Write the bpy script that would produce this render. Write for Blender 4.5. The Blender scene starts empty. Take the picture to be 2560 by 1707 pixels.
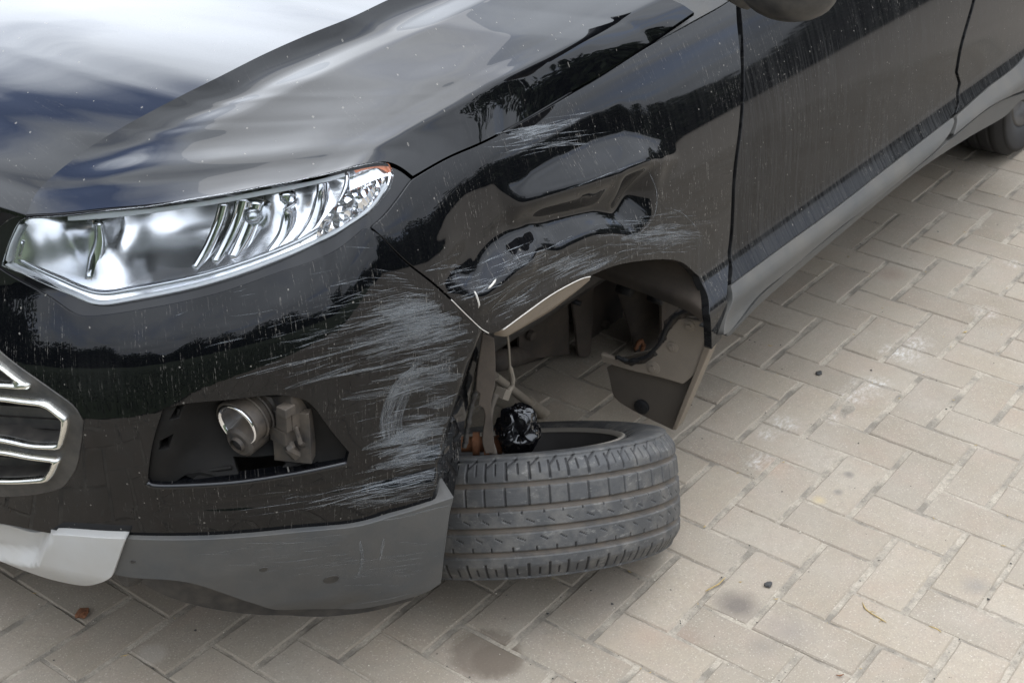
import bpy, bmesh, math, random
import numpy as np
from mathutils import Vector, Matrix, geometry, noise as mnoise

SC = bpy.context.scene
COL = SC.collection
rng = np.random.default_rng(7)
random.seed(7)

# ------------------------------------------------------------------ camera
CAM = np.array([-1.987174, -0.973608, 1.650158])          # eye height of a standing person
RR = np.array([[0.5973833, -0.8016581, 0.0218510],        # right, down, forward
               [-0.3877965, -0.3126151, -0.8671134],
               [0.7019595, 0.5095253, -0.4976312]])
FPX = 3555.0                                              # 50 mm on a 36 mm wide sensor
cam = bpy.data.cameras.new('camera')
cam.sensor_width = 36.0
cam.lens = 36.0 * FPX / 2560.0
cam.clip_start = 0.05
cam.clip_end = 600
cam_o = bpy.data.objects.new('camera', cam)
COL.objects.link(cam_o)
M = Matrix.Identity(4)
for i in range(3):
    M[i][0], M[i][1], M[i][2], M[i][3] = RR[0][i], -RR[1][i], -RR[2][i], CAM[i]
cam_o.matrix_world = M
SC.camera = cam_o
cam.dof.use_dof = True
cam.dof.focus_distance = 2.2
cam.dof.aperture_fstop = 13.0

# ------------------------------------------------------------------ sky and sun
SUN_EL, SUN_AZ = math.radians(70), math.radians(10)      # azimuth measured from +x to +y
sd = Vector((math.cos(SUN_EL) * math.cos(SUN_AZ), math.cos(SUN_EL) * math.sin(SUN_AZ), math.sin(SUN_EL)))
W = bpy.data.worlds.new('World')
SC.world = W
W.use_nodes = True
nt = W.node_tree
nt.nodes.clear()


def N(t, typ, x=0, y=0, **kw):
    n = t.nodes.new(typ)
    n.location = (x, y)
    for k, v in kw.items():
        setattr(n, k, v)
    return n


def math_node(t, op, a, b=None, c=None, clamp=False):
    n = t.nodes.new('ShaderNodeMath')
    n.operation = op
    n.use_clamp = clamp
    for i, v in enumerate((a, b, c)):
        if v is None:
            continue
        if isinstance(v, (int, float)):
            n.inputs[i].default_value = v
        else:
            t.links.new(v, n.inputs[i])
    return n.outputs[0]


def ramp(t, fac, stops, interp='LINEAR'):
    n = t.nodes.new('ShaderNodeValToRGB')
    n.color_ramp.interpolation = interp
    e = n.color_ramp.elements
    while len(e) < len(stops):
        e.new(0.5)
    for el, (p, c) in zip(e, stops):
        el.position = p
        el.color = (c, c, c, 1) if isinstance(c, (int, float)) else (*c, 1)
    t.links.new(fac, n.inputs[0])
    return n.outputs[0]


def mix_rgb(t, fac, a, b, mode='MIX'):
    n = t.nodes.new('ShaderNodeMix')
    n.data_type = 'RGBA'
    n.blend_type = mode
    for sock, v in ((n.inputs[0], fac), (n.inputs[6], a), (n.inputs[7], b)):
        if isinstance(v, (int, float)):
            sock.default_value = v
        elif isinstance(v, tuple):
            sock.default_value = (*v, 1)
        else:
            t.links.new(v, sock)
    return n.outputs[2]


def noise_tex(t, vec, scale, detail=3, rough=0.5, dist=0.0, dims='3D'):
    n = t.nodes.new('ShaderNodeTexNoise')
    n.noise_dimensions = dims
    n.inputs['Scale'].default_value = scale
    n.inputs['Detail'].default_value = detail
    n.inputs['Roughness'].default_value = rough
    n.inputs['Distortion'].default_value = dist
    if vec is not None:
        t.links.new(vec, n.inputs['Vector'])
    return n.outputs[0]


def mapping(t, vec, loc=(0, 0, 0), rot=(0, 0, 0), scale=(1, 1, 1)):
    n = t.nodes.new('ShaderNodeMapping')
    n.inputs['Location'].default_value = loc
    n.inputs['Rotation'].default_value = rot
    n.inputs['Scale'].default_value = scale
    t.links.new(vec, n.inputs['Vector'])
    return n.outputs[0]


SKY_STRENGTH = 0.09
tc = N(nt, 'ShaderNodeTexCoord')
sky = N(nt, 'ShaderNodeTexSky', sky_type='NISHITA', sun_disc=False, sun_elevation=SUN_EL,
        sun_rotation=math.pi / 2 - SUN_AZ, altitude=100, dust_density=1.5)
sep = N(nt, 'ShaderNodeSeparateXYZ')
nt.links.new(tc.outputs['Generated'], sep.inputs[0])
den = math_node(nt, 'ADD', math_node(nt, 'MAXIMUM', sep.outputs[2], 0.0), 0.12)
cmb = N(nt, 'ShaderNodeCombineXYZ')
nt.links.new(math_node(nt, 'DIVIDE', sep.outputs[0], den), cmb.inputs[0])
nt.links.new(math_node(nt, 'DIVIDE', sep.outputs[1], den), cmb.inputs[1])
cl_uv = cmb.outputs[0]
n1 = noise_tex(nt, mapping(nt, cl_uv, loc=(3.1, 1.7, 0), rot=(0, 0, 0.7), scale=(0.9, 1.5, 1)), 1.15, 7, 0.56, 0.35)
dotn = N(nt, 'ShaderNodeVectorMath', operation='DOT_PRODUCT')
nt.links.new(tc.outputs['Generated'], dotn.inputs[0])
dotn.inputs[1].default_value = Vector((math.cos(0.63) * math.cos(1.16), math.cos(0.63) * math.sin(1.16), math.sin(0.63)))
gapd = N(nt, 'ShaderNodeVectorMath', operation='DOT_PRODUCT')
nt.links.new(tc.outputs['Generated'], gapd.inputs[0])
gapd.inputs[1].default_value = (math.cos(0.92) * math.cos(1.78), math.cos(0.92) * math.sin(1.78), math.sin(0.92))
gap = math_node(nt, 'POWER', math_node(nt, 'MAXIMUM', gapd.outputs['Value'], 0.0), 42.0)
lobe = math_node(nt, 'POWER', math_node(nt, 'MAXIMUM', dotn.outputs['Value'], 0.0), 26.0)
n1 = math_node(nt, 'ADD', math_node(nt, 'SUBTRACT', n1, math_node(nt, 'MULTIPLY', gap, 0.46)), math_node(nt, 'MULTIPLY', lobe, 0.12))
cover = ramp(nt, n1, [(0.12, 0.12), (0.30, 0.60), (0.48, 1.0)])
n2 = noise_tex(nt, mapping(nt, cl_uv, loc=(9, 4, 0)), 1.6, 5, 0.5)
# thin cloud glows towards the veiled sun
glow = math_node(nt, 'POWER', math_node(nt, 'MAXIMUM', dotn.outputs['Value'], 0.0), 10.0)
lum = math_node(nt, 'ADD', math_node(nt, 'ADD', 5.0, math_node(nt, 'MULTIPLY', sep.outputs[2], 13.0)), math_node(nt, 'MULTIPLY', glow, 34.0))
dots = N(nt, 'ShaderNodeVectorMath', operation='DOT_PRODUCT')
nt.links.new(tc.outputs['Generated'], dots.inputs[0])
dots.inputs[1].default_value = sd
lum = math_node(nt, 'ADD', lum, math_node(nt, 'MULTIPLY', math_node(nt, 'POWER', math_node(nt, 'MAXIMUM', dots.outputs['Value'], 0.0), 8.0), 17.0))
lum = math_node(nt, 'MULTIPLY', lum, ramp(nt, n2, [(0.32, 0.80), (0.62, 1.05)]))
cloud = mix_rgb(nt, 1.0, (0.98, 0.985, 1.0), lum, 'MULTIPLY')
vm = N(nt, 'ShaderNodeVectorMath', operation='SCALE')
vm.inputs[0].default_value = (0.91, 0.975, 1.075)
nt.links.new(lum, vm.inputs['Scale'])
blue = N(nt, 'ShaderNodeVectorMath', operation='MULTIPLY')
nt.links.new(sky.outputs[0], blue.inputs[0])
blue.inputs[1].default_value = (1.1, 1.45, 2.1)
skyc = mix_rgb(nt, cover, blue.outputs[0], vm.outputs[0])
bg = N(nt, 'ShaderNodeBackground')
bg.inputs[1].default_value = SKY_STRENGTH
nt.links.new(skyc, bg.inputs[0])
wo = N(nt, 'ShaderNodeOutputWorld')
nt.links.new(bg.outputs[0], wo.inputs[0])

sun = bpy.data.lights.new('sun', 'SUN')
sun.energy = 0.5
sun.angle = math.radians(58)
sun.color = (1.0, 0.96, 0.9)
sun_o = bpy.data.objects.new('sun', sun)
COL.objects.link(sun_o)
sun_o.rotation_euler = (-sd).to_track_quat('-Z', 'Y').to_euler()

SC.view_settings.view_transform = 'Standard'
SC.view_settings.look = 'None'
SC.view_settings.exposure = 0.98
SC.view_settings.gamma = 1
SC.view_settings.use_curve_mapping = False
SC.cycles.max_bounces = 10
SC.cycles.glossy_bounces = 6
SC.cycles.transmission_bounces = 8
SC.cycles.transparent_max_bounces = 12
SC.cycles.use_denoising = True
SC.cycles.sample_clamp_indirect = 8

# ------------------------------------------------------------------ helpers: objects


def link(o, parent=None):
    COL.objects.link(o)
    if parent is not None:
        o.parent = parent
    return o


def empty(name, loc=(0, 0, 0), parent=None):
    o = bpy.data.objects.new(name, None)
    o.empty_display_size = 0.1
    o.location = loc
    return link(o, parent)


def tag(o, label=None, cat=None, group=None, kind=None):
    for k, v in (('label', label), ('category', cat), ('group', group), ('kind', kind)):
        if v:
            o[k] = v
    return o


def mesh_obj(name, verts, faces, mat=None, parent=None, smooth=False, normals=None, uv=None, attrs=None):
    me = bpy.data.meshes.new(name)
    me.from_pydata([tuple(map(float, v)) for v in verts], [], [tuple(int(i) for i in f) for f in faces])
    if smooth or normals is not None:
        me.polygons.foreach_set('use_smooth', [True] * len(me.polygons))
    if uv is not None:
        l = me.uv_layers.new(name='UVMap')
        vi = np.empty(len(me.loops), dtype=np.int64)
        me.loops.foreach_get('vertex_index', vi)
        l.data.foreach_set('uv', np.asarray(uv, dtype=np.float32)[vi].ravel())
    for k, v in (attrs or {}).items():
        a = me.attributes.new(k, 'FLOAT', 'POINT')
        a.data.foreach_set('value', np.asarray(v, dtype=np.float32))
    if normals is not None:
        me.normals_split_custom_set_from_vertices([tuple(map(float, n)) for n in normals])
    if mat:
        me.materials.append(mat)
    me.update()
    o = bpy.data.objects.new(name, me)
    return link(o, parent)


class MB:
    """collects vertices and faces for one mesh"""
    def __init__(self):
        self.v, self.f = [], []

    def add(self, v, f):
        b = len(self.v)
        self.v += [tuple(map(float, p)) for p in v]
        self.f += [tuple(int(i) + b for i in q) for q in f]
        return self

    def grid(self, P, close_u=False, close_v=False):
        P = np.asarray(P)
        nu, nv = P.shape[:2]
        f = []
        for i in range(nu if close_u else nu - 1):
            for j in range(nv if close_v else nv - 1):
                a, b = i, (i + 1) % nu
                c, d = j, (j + 1) % nv
                f.append((a * nv + c, b * nv + c, b * nv + d, a * nv + d))
        return self.add(P.reshape(-1, 3), f)

    def tube(self, pts, r, n=8, cap=True, flat=1.0, closed=False):
        pts = np.asarray(pts, float)
        m = len(pts)
        rad = np.full(m, r) if np.isscalar(r) else np.asarray(r)
        up = np.array([0.13, 0.2, 1.0])
        rows = []
        for i in range(m):
            if closed:
                d = pts[(i + 1) % m] - pts[i - 1]
            else:
                d = pts[min(i + 1, m - 1)] - pts[max(i - 1, 0)]
            d = d / (np.linalg.norm(d) + 1e-9)
            a = np.cross(d, up)
            a /= np.linalg.norm(a) + 1e-9
            b = np.cross(d, a)
            rows.append([pts[i] + rad[i] * (math.cos(t) * a + math.sin(t) * b * flat)
                         for t in np.linspace(0, 2 * math.pi, n, endpoint=False)])
        base = len(self.v)
        self.grid(np.array(rows), close_u=closed, close_v=True)
        if cap and not closed:
            self.f.append(tuple(base + i for i in range(n))[::-1])
            self.f.append(tuple(base + (m - 1) * n + i for i in range(n)))
        return self

    def box(self, c, s, rot=None):
        c = np.asarray(c, float)
        h = np.asarray(s, float) / 2
        v = np.array([[x, y, z] for x in (-1, 1) for y in (-1, 1) for z in (-1, 1)]) * h
        if rot is not None:
            v = v @ np.array(rot).T
        return self.add(v + c, [(0, 1, 3, 2), (4, 6, 7, 5), (0, 4, 5, 1), (2, 3, 7, 6), (0, 2, 6, 4), (1, 5, 7, 3)])

    def plate(self, pts, off):
        """closed plate: outline pts (3D), thickness vector off"""
        n = len(pts)
        p = [np.asarray(q, float) for q in pts]
        off = np.asarray(off, float)
        self.add(p + [q + off for q in p],
                 [tuple(range(n)), tuple(range(2 * n - 1, n - 1, -1))] + [(i, i + n, (i + 1) % n + n, (i + 1) % n) for i in range(n)])
        return self

    def build(self, name, mat, parent=None, smooth=False, bevel=0.0, auto=None):
        o = mesh_obj(name, self.v, self.f, mat, parent, smooth)
        bm = bmesh.new()
        bm.from_mesh(o.data)
        bmesh.ops.recalc_face_normals(bm, faces=bm.faces)
        bm.to_mesh(o.data)
        bm.free()
        if auto:
            o.data.set_sharp_from_angle(angle=math.radians(auto))
        if bevel:
            m = o.modifiers.new('bevel', 'BEVEL')
            m.width = bevel
            m.segments = 2
            m.limit_method = 'ANGLE'
        return o


def crom(pts, step, closed=False, corner=38.0):
    """Catmull-Rom through pts; corners sharper than `corner` degrees stay sharp"""
    P = np.asarray(pts, float)
    n = len(P)
    if closed:
        idx = lambda i: i % n
    else:
        idx = lambda i: min(max(i, 0), n - 1)
    sharp = np.zeros(n, bool)
    for i in range(n):
        a = P[i] - P[idx(i - 1)]
        b = P[idx(i + 1)] - P[i]
        la, lb = np.linalg.norm(a), np.linalg.norm(b)
        if la < 1e-9 or lb < 1e-9:
            sharp[i] = True
            continue
        ang = math.degrees(math.acos(max(-1, min(1, float(a @ b) / (la * lb)))))
        sharp[i] = ang > corner
    out = []
    for i in range(n if closed else n - 1):
        p1, p2 = P[i], P[idx(i + 1)]
        d = np.linalg.norm(p2 - p1)
        t1 = (p2 - P[idx(i - 1)]) * 0.5 if not sharp[i] else (p2 - p1)
        t2 = (P[idx(i + 2)] - p1) * 0.5 if not sharp[idx(i + 1)] else (p2 - p1)
        for t, p, l in ((t1, p1, d), (t2, p2, d)):
            ln = np.linalg.norm(t)
            if ln > l * 1.2:
                t *= l * 1.2 / ln
        k = max(1, int(round(d / step)))
        for s in np.arange(k) / k:
            h1 = 2 * s**3 - 3 * s**2 + 1
            h2 = -2 * s**3 + 3 * s**2
            h3 = s**3 - 2 * s**2 + s
            h4 = s**3 - s**2
            out.append(h1 * p1 + h2 * p2 + h3 * t1 + h4 * t2)
    if not closed:
        out.append(P[-1])
    return np.array(out)


def resample(P, n):
    P = np.asarray(P, float)
    d = np.r_[0, np.cumsum(np.linalg.norm(np.diff(P, axis=0), axis=1))]
    s = np.linspace(0, d[-1], n)
    return np.stack([np.interp(s, d, P[:, k]) for k in range(P.shape[1])], 1)


# ------------------------------------------------------------------ helpers: surveying the photograph
# sight lines of the survey: points of the real car are found where a sight line meets the body surface


def rays(uv):
    uv = np.atleast_2d(np.asarray(uv, float))
    k = np.c_[(uv[:, 0] - 1280) / FPX, (uv[:, 1] - 853.5) / FPX, np.ones(len(uv))]
    return k @ RR


def on_z(u, v, z):
    d = rays([(u, v)])[0]
    return CAM + d * (z - CAM[2]) / d[2]


def on_y(u, v, y):
    d = rays([(u, v)])[0]
    return CAM + d * (y - CAM[1]) / d[1]


def on_x(u, v, x):
    d = rays([(u, v)])[0]
    return CAM + d * (x - CAM[0]) / d[0]


def on_plane(u, v, p0, n):
    d = rays([(u, v)])[0]
    p0, n = np.asarray(p0, float), np.asarray(n, float)
    return CAM + d * float((p0 - CAM) @ n) / float(d @ n)


def at_depth(u, v, w):
    return CAM + rays([(u, v)])[0] * w


def project(P):
    c = (np.asarray(P, float) - CAM) @ RR.T
    return np.c_[1280 + FPX * c[:, 0] / c[:, 2], 853.5 + FPX * c[:, 1] / c[:, 2]]


def in_poly(u, v, poly):
    u, v = np.asarray(u), np.asarray(v)
    inside = np.zeros(u.shape, bool)
    p = np.asarray(poly, float)
    j = len(p) - 1
    for i in range(len(p)):
        xi, yi = p[i]
        xj, yj = p[j]
        c = ((yi > v) != (yj > v)) & (u < (xj - xi) * (v - yi) / (yj - yi + 1e-12) + xi)
        inside ^= c
        j = i
    return inside


def sstep(a, b, x):
    t = np.clip((np.asarray(x, float) - a) / (b - a), 0, 1)
    return t * t * (3 - 2 * t)


# ------------------------------------------------------------------ the body surface of the car
# plan shape: a superellipse nose that runs into straight flanks; the centre line of the car is y = 1
XC, YC, AX, BY, NE = -0.35, 1.0, 0.73, 0.875, 2.6
_ang = np.linspace(0, math.pi, 1500)
_r = 1.0 / (np.abs(np.sin(_ang) / AX)**NE + np.abs(np.cos(_ang) / BY)**NE)**(1 / NE)
_lx, _ly = _r * np.sin(_ang), _r * np.cos(_ang)
_len = np.r_[0, np.cumsum(np.hypot(np.diff(_lx), np.diff(_ly)))]


def chart(x, y):
    dx, dy = np.maximum(0, XC - x), YC - y
    t = np.where(x >= XC, x - XC, -np.interp(np.arctan2(dx, dy), _ang, _len))
    n = ((dx / AX)**NE + (np.abs(dy) / BY)**NE)**(1 / NE)
    return t, n


def plan(t):
    a = np.interp(-np.minimum(t, 0), _len, _ang)
    X, Y = np.interp(a, _ang, _lx), np.interp(a, _ang, _ly)
    return X, Y


# flank profile from its slope (inward per metre of height)
_zs = np.linspace(0.05, 1.05, 501)
_sl = np.interp(_zs, [0.05, 0.20, 0.33, 0.395, 0.412, 0.445, 0.475, 0.55, 0.66, 0.78, 0.86, 0.92, 1.0],
                [-0.3, -0.20, 0.0, 0.06, 0.66, 0.72, 0.10, 0.05, 0.15, 0.42, 0.60, 0.85, 1.0])
_ys = np.r_[0, np.cumsum((_sl[1:] + _sl[:-1]) / 2 * np.diff(_zs))]
_ys = _ys - np.interp(0.5, _zs, _ys) + 0.122


def s_flank(z):
    return (YC - np.interp(z, _zs, _ys)) / BY


# nose profile relative to the height of the bumper's upper edge roll, which climbs towards the flank
LIP_PX = [(-400, 840), (51, 866), (357, 851), (561, 803), (823, 719), (949, 587)]
_lip_t, _lip_z = None, None


def lip_z(t):
    return np.interp(t, _lip_t, _lip_z)


_h = [-0.62, -0.50, -0.42, -0.32, -0.20, -0.12, -0.07, -0.035, -0.01, 0.015, 0.04, 0.065, 0.10, 0.15, 0.22]
_s = [0.90, 0.945, 0.972, 0.990, 1.000, 1.003, 1.000, 0.992, 0.981, 0.965, 0.947, 0.928, 0.915, 0.905, 0.895]
_hh = np.linspace(-0.62, 0.22, 400)
_ss = np.interp(_hh, _h, _s)
_k = np.hanning(17)
_k /= _k.sum()
_ss = np.convolve(np.pad(_ss, 8, mode='edge'), _k, 'valid')


def s_nose(t, z):
    return np.interp(z - lip_z(t), _hh, _ss)


def s_body(t, z):
    w = sstep(-0.52, -0.14, t)
    return s_nose(t, z) * (1 - w) + s_flank(z) * w


def pos(t, z, s):
    t, z, s = np.broadcast_arrays(np.asarray(t, float), z, s)
    X, Y = plan(t)
    return np.stack([np.where(t >= 0, XC + t, XC - s * X), np.where(t >= 0, YC - s * BY, YC - s * Y), z], -1)


def hit(uv, sfun, lo=0.9, hi=6.0):
    """where the sight lines meet the surface N = sfun(t, z); returns t, z and the points"""
    d = rays(uv)
    ws = np.linspace(lo, hi, 900)

    def g(w):
        P = CAM + d * w[:, None]
        t, n = chart(P[:, 0], P[:, 1])
        n = np.where(P[:, 1] > 1.9, 9.0, n)
        return n - sfun(t, P[:, 2])
    prev = g(np.full(len(d), ws[0]))
    a = np.full(len(d), np.nan)
    for i in range(1, len(ws)):
        cur = g(np.full(len(d), ws[i]))
        m = np.isnan(a) & (prev > 0) & (cur <= 0)
        a[m] = ws[i - 1]
        prev = cur
    if np.isnan(a).any():
        print('NO HIT', [tuple(np.round(q)) for q in np.atleast_2d(uv)[np.isnan(a)]][:4])
        a = np.where(np.isnan(a), 3.0, a)
    b = a + (ws[1] - ws[0])
    for _ in range(30):
        m = (a + b) / 2
        s = g(m) > 0
        a, b = np.where(s, m, a), np.where(s, b, m)
    P = CAM + d * ((a + b) / 2)[:, None]
    return chart(P[:, 0], P[:, 1])[0], P[:, 2], P


def _fit_lip():
    global _lip_t, _lip_z
    uv = np.array(LIP_PX, float)
    t, z, P = hit(uv, lambda t, z: np.full_like(t, 0.981))
    o = np.argsort(t)
    _lip_t, _lip_z = np.r_[-2.5, t[o], 0.2], np.r_[z[o][0], z[o], z[o][-1] + 0.02]


_fit_lip()


class TPS:
    def __init__(self, X, y, reg=1e-6):
        X, y = np.asarray(X, float), np.asarray(y, float)
        n = len(X)
        r = np.linalg.norm(X[:, None] - X[None], axis=-1)
        K = np.where(r > 0, r * r * np.log(r + 1e-12), 0) + reg * np.eye(n)
        Pm = np.c_[np.ones(n), X]
        A = np.block([[K, Pm], [Pm.T, np.zeros((3, 3))]])
        w = np.linalg.solve(A, np.r_[y, np.zeros(3)])
        self.X, self.w, self.a = X, w[:n], w[n:]

    def __call__(self, p, q):
        p, q = np.asarray(p, float), np.asarray(q, float)
        sh = p.shape
        Z = np.c_[p.ravel(), q.ravel()]
        r = np.linalg.norm(Z[:, None] - self.X[None], axis=-1)
        v = np.where(r > 0, r * r * np.log(r + 1e-12), 0) @ self.w + self.a[0] + Z @ self.a[1:]
        return v.reshape(sh)


def resolve(pts, sfun):
    """outline points: (u, v) sight lines or ('c', t, z) on the body"""
    out = []
    for p in pts:
        if p[0] == 'c':
            q = pos(p[1], p[2], sfun(np.array([p[1]]), np.array([p[2]])))[0]
            out.append(tuple(project([q])[0]) if False else ('c', p[1], p[2]))
        else:
            out.append(p)
    uv = [p for p in out if p[0] != 'c']
    if uv:
        t, z, _ = hit(uv, sfun)
    k = 0
    res = []
    for p in out:
        if p[0] == 'c':
            res.append((p[1], p[2]))
        else:
            res.append((t[k], z[k]))
            k += 1
    return np.array(res)


def normals_of(sfun, t, z, e=0.0015):
    a = pos(t + e, z, sfun(t + e, z)) - pos(t - e, z, sfun(t - e, z))
    b = pos(t, z + e, sfun(t, z + e)) - pos(t, z - e, sfun(t, z - e))
    n = np.cross(a, b)
    n /= np.linalg.norm(n, axis=-1, keepdims=True) + 1e-12
    return n


def panel(name, mat, parent, outer, holes=(), sfun=s_body, spacing=0.009, flange=0.014, masks=None, corner=38.0, step=None):
    """a sheet cut out of a body surface by an outline, with folded-in edges"""
    step = step or spacing * 0.9
    loops = [crom(resolve(outer, sfun), step, True, corner)]
    for h in holes:
        loops.append(crom(resolve(h, sfun), step * 0.7, True, corner))
    pts, edges = [], []
    for L in loops:
        b = len(pts)
        pts += [Vector((float(p[0]), float(p[1]))) for p in L]
        edges += [(b + i, b + (i + 1) % len(L)) for i in range(len(L))]
    lo, hi = loops[0].min(0), loops[0].max(0)
    gx = np.arange(lo[0] + spacing * 0.4, hi[0], spacing)
    gz = np.arange(lo[1] + spacing * 0.4, hi[1], spacing)
    G = np.array([(x + (0.5 * spacing if j % 2 else 0), z) for j, z in enumerate(gz) for x in gx])
    ok = in_poly(G[:, 0], G[:, 1], loops[0])
    for L in loops[1:]:
        ok &= ~in_poly(G[:, 0], G[:, 1], L)
    G = G[ok]
    B = np.vstack(loops)
    keep = np.ones(len(G), bool)
    for i in range(0, len(G), 2000):
        dd = np.min(((G[i:i + 2000, None] - B[None])**2).sum(-1), axis=1)
        keep[i:i + 2000] = dd > (0.55 * spacing)**2
    G = G[keep]
    pts += [Vector((float(p[0]), float(p[1]))) for p in G]
    vs, _, fs, *_ = geometry.delaunay_2d_cdt(pts, edges, [], 0, 1e-7)
    V = np.array([(p.x, p.y) for p in vs])
    F = np.array([f for f in fs if len(f) == 3])
    c = V[F].mean(1)
    ok = in_poly(c[:, 0], c[:, 1], loops[0])
    for L in loops[1:]:
        ok &= ~in_poly(c[:, 0], c[:, 1], L)
    F = F[ok]
    t, z = V[:, 0], V[:, 1]
    P = pos(t, z, sfun(t, z))
    Nn = normals_of(sfun, t, z)
    cen = np.stack([np.maximum(XC, P[:, 0]), np.full(len(P), YC), P[:, 2]], 1)
    flip = ((P - cen) * Nn).sum(1) < 0
    Nn[flip] *= -1
    fn = np.cross(P[F[:, 1]] - P[F[:, 0]], P[F[:, 2]] - P[F[:, 0]])
    bad = (fn * Nn[F].mean(1)).sum(1) < 0
    F[bad] = F[bad][:, ::-1]
    # folded edges
    ec = {}
    for f in F:
        for a, b in ((f[0], f[1]), (f[1], f[2]), (f[2], f[0])):
            k = (min(a, b), max(a, b))
            ec.setdefault(k, []).append((a, b))
    rim = [v[0] for v in ec.values() if len(v) == 1]
    rim_v = sorted({i for e in rim for i in e})
    nv = len(P)
    verts, norms, faces, tz = [P], [Nn], [tuple(f) for f in F], [V]
    if flange:
        out = {i: np.zeros(3) for i in rim_v}
        for a, b in rim:
            o = np.cross(P[b] - P[a], Nn[a])
            o /= np.linalg.norm(o) + 1e-12
            out[a] += o
            out[b] += o
        O = np.array([out[i] / (np.linalg.norm(out[i]) + 1e-12) for i in rim_v])
        Q, QN = P[rim_v], Nn[rim_v]
        n = len(rim_v)
        ix = {v: i for i, v in enumerate(rim_v)}
        r1 = Q + O * 0.0012 - QN * 0.0012
        r2 = Q + O * 0.0015 - QN * flange
        verts += [Q, r1, r2]
        n1 = QN + O
        n1 /= np.linalg.norm(n1, axis=1, keepdims=True)
        norms += [QN, O, O]
        norms[-3] = QN * 0.8 + O * 0.2
        tz += [V[rim_v]] * 3
        for a, b in rim:
            i, j = ix[a], ix[b]
            faces.append((nv + j, nv + i, nv + n + i, nv + n + j))
            faces.append((nv + n + j, nv + n + i, nv + 2 * n + i, nv + 2 * n + j))
    verts, norms, tz = np.vstack(verts), np.vstack(norms), np.vstack(tz)
    uvp = project(verts)
    at = {k: fnm(uvp[:, 0], uvp[:, 1], tz[:, 0], tz[:, 1]) for k, fnm in (masks or {}).items()}
    return mesh_obj(name, verts, faces, mat, parent, True, norms, tz, at)


# ------------------------------------------------------------------ materials
MATS = {}


def mat_new(name):
    m = bpy.data.materials.new(name)
    m.use_nodes = True
    t = m.node_tree
    b = t.nodes['Principled BSDF']
    MATS[name] = m
    return m, t, b


def setp(t, b, **kw):
    for k, v in kw.items():
        s = b.inputs[k.replace('_', ' ')]
        if isinstance(v, (int, float)):
            s.default_value = v
        elif isinstance(v, tuple):
            s.default_value = (*v, 1) if len(v) == 3 else v
        else:
            t.links.new(v, s)


def simple(name, col, rough=0.5, metal=0.0, var=0.25, scale=30, bump=0.0, coat=0.0, dust=0.0, dustcol=(0.27, 0.235, 0.19)):
    m, t, b = mat_new(name)
    co = N(t, 'ShaderNodeTexCoord').outputs['Object']
    n = noise_tex(t, co, scale, 6, 0.6)
    c = mix_rgb(t, math_node(t, 'MULTIPLY', n, 1.0), tuple(x * (1 - var) for x in col), tuple(min(1, x * (1 + var)) for x in col))
    r = rough
    if dust:
        geo = N(t, 'ShaderNodeNewGeometry')
        sp = N(t, 'ShaderNodeSeparateXYZ')
        t.links.new(geo.outputs['Normal'], sp.inputs[0])
        n2 = noise_tex(t, co, scale * 0.6, 7, 0.65)
        f = math_node(t, 'MULTIPLY', math_node(t, 'ADD', math_node(t, 'MULTIPLY', sp.outputs[2], 0.35), ramp(t, n2, [(0.35, 0.1), (0.65, 1.0)])), dust, clamp=True)
        c = mix_rgb(t, f, c, dustcol)
        r = math_node(t, 'ADD', rough, math_node(t, 'MULTIPLY', f, 0.9 - rough))
    setp(t, b, Base_Color=c, Roughness=r, Metallic=metal, Coat_Weight=coat)
    if bump:
        bn = N(t, 'ShaderNodeBump')
        bn.inputs['Strength'].default_value = bump
        bn.inputs['Distance'].default_value = 0.002
        t.links.new(noise_tex(t, co, scale * 6, 5, 0.6), bn.inputs['Height'])
        t.links.new(bn.outputs[0], b.inputs['Normal'])
    return m


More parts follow.
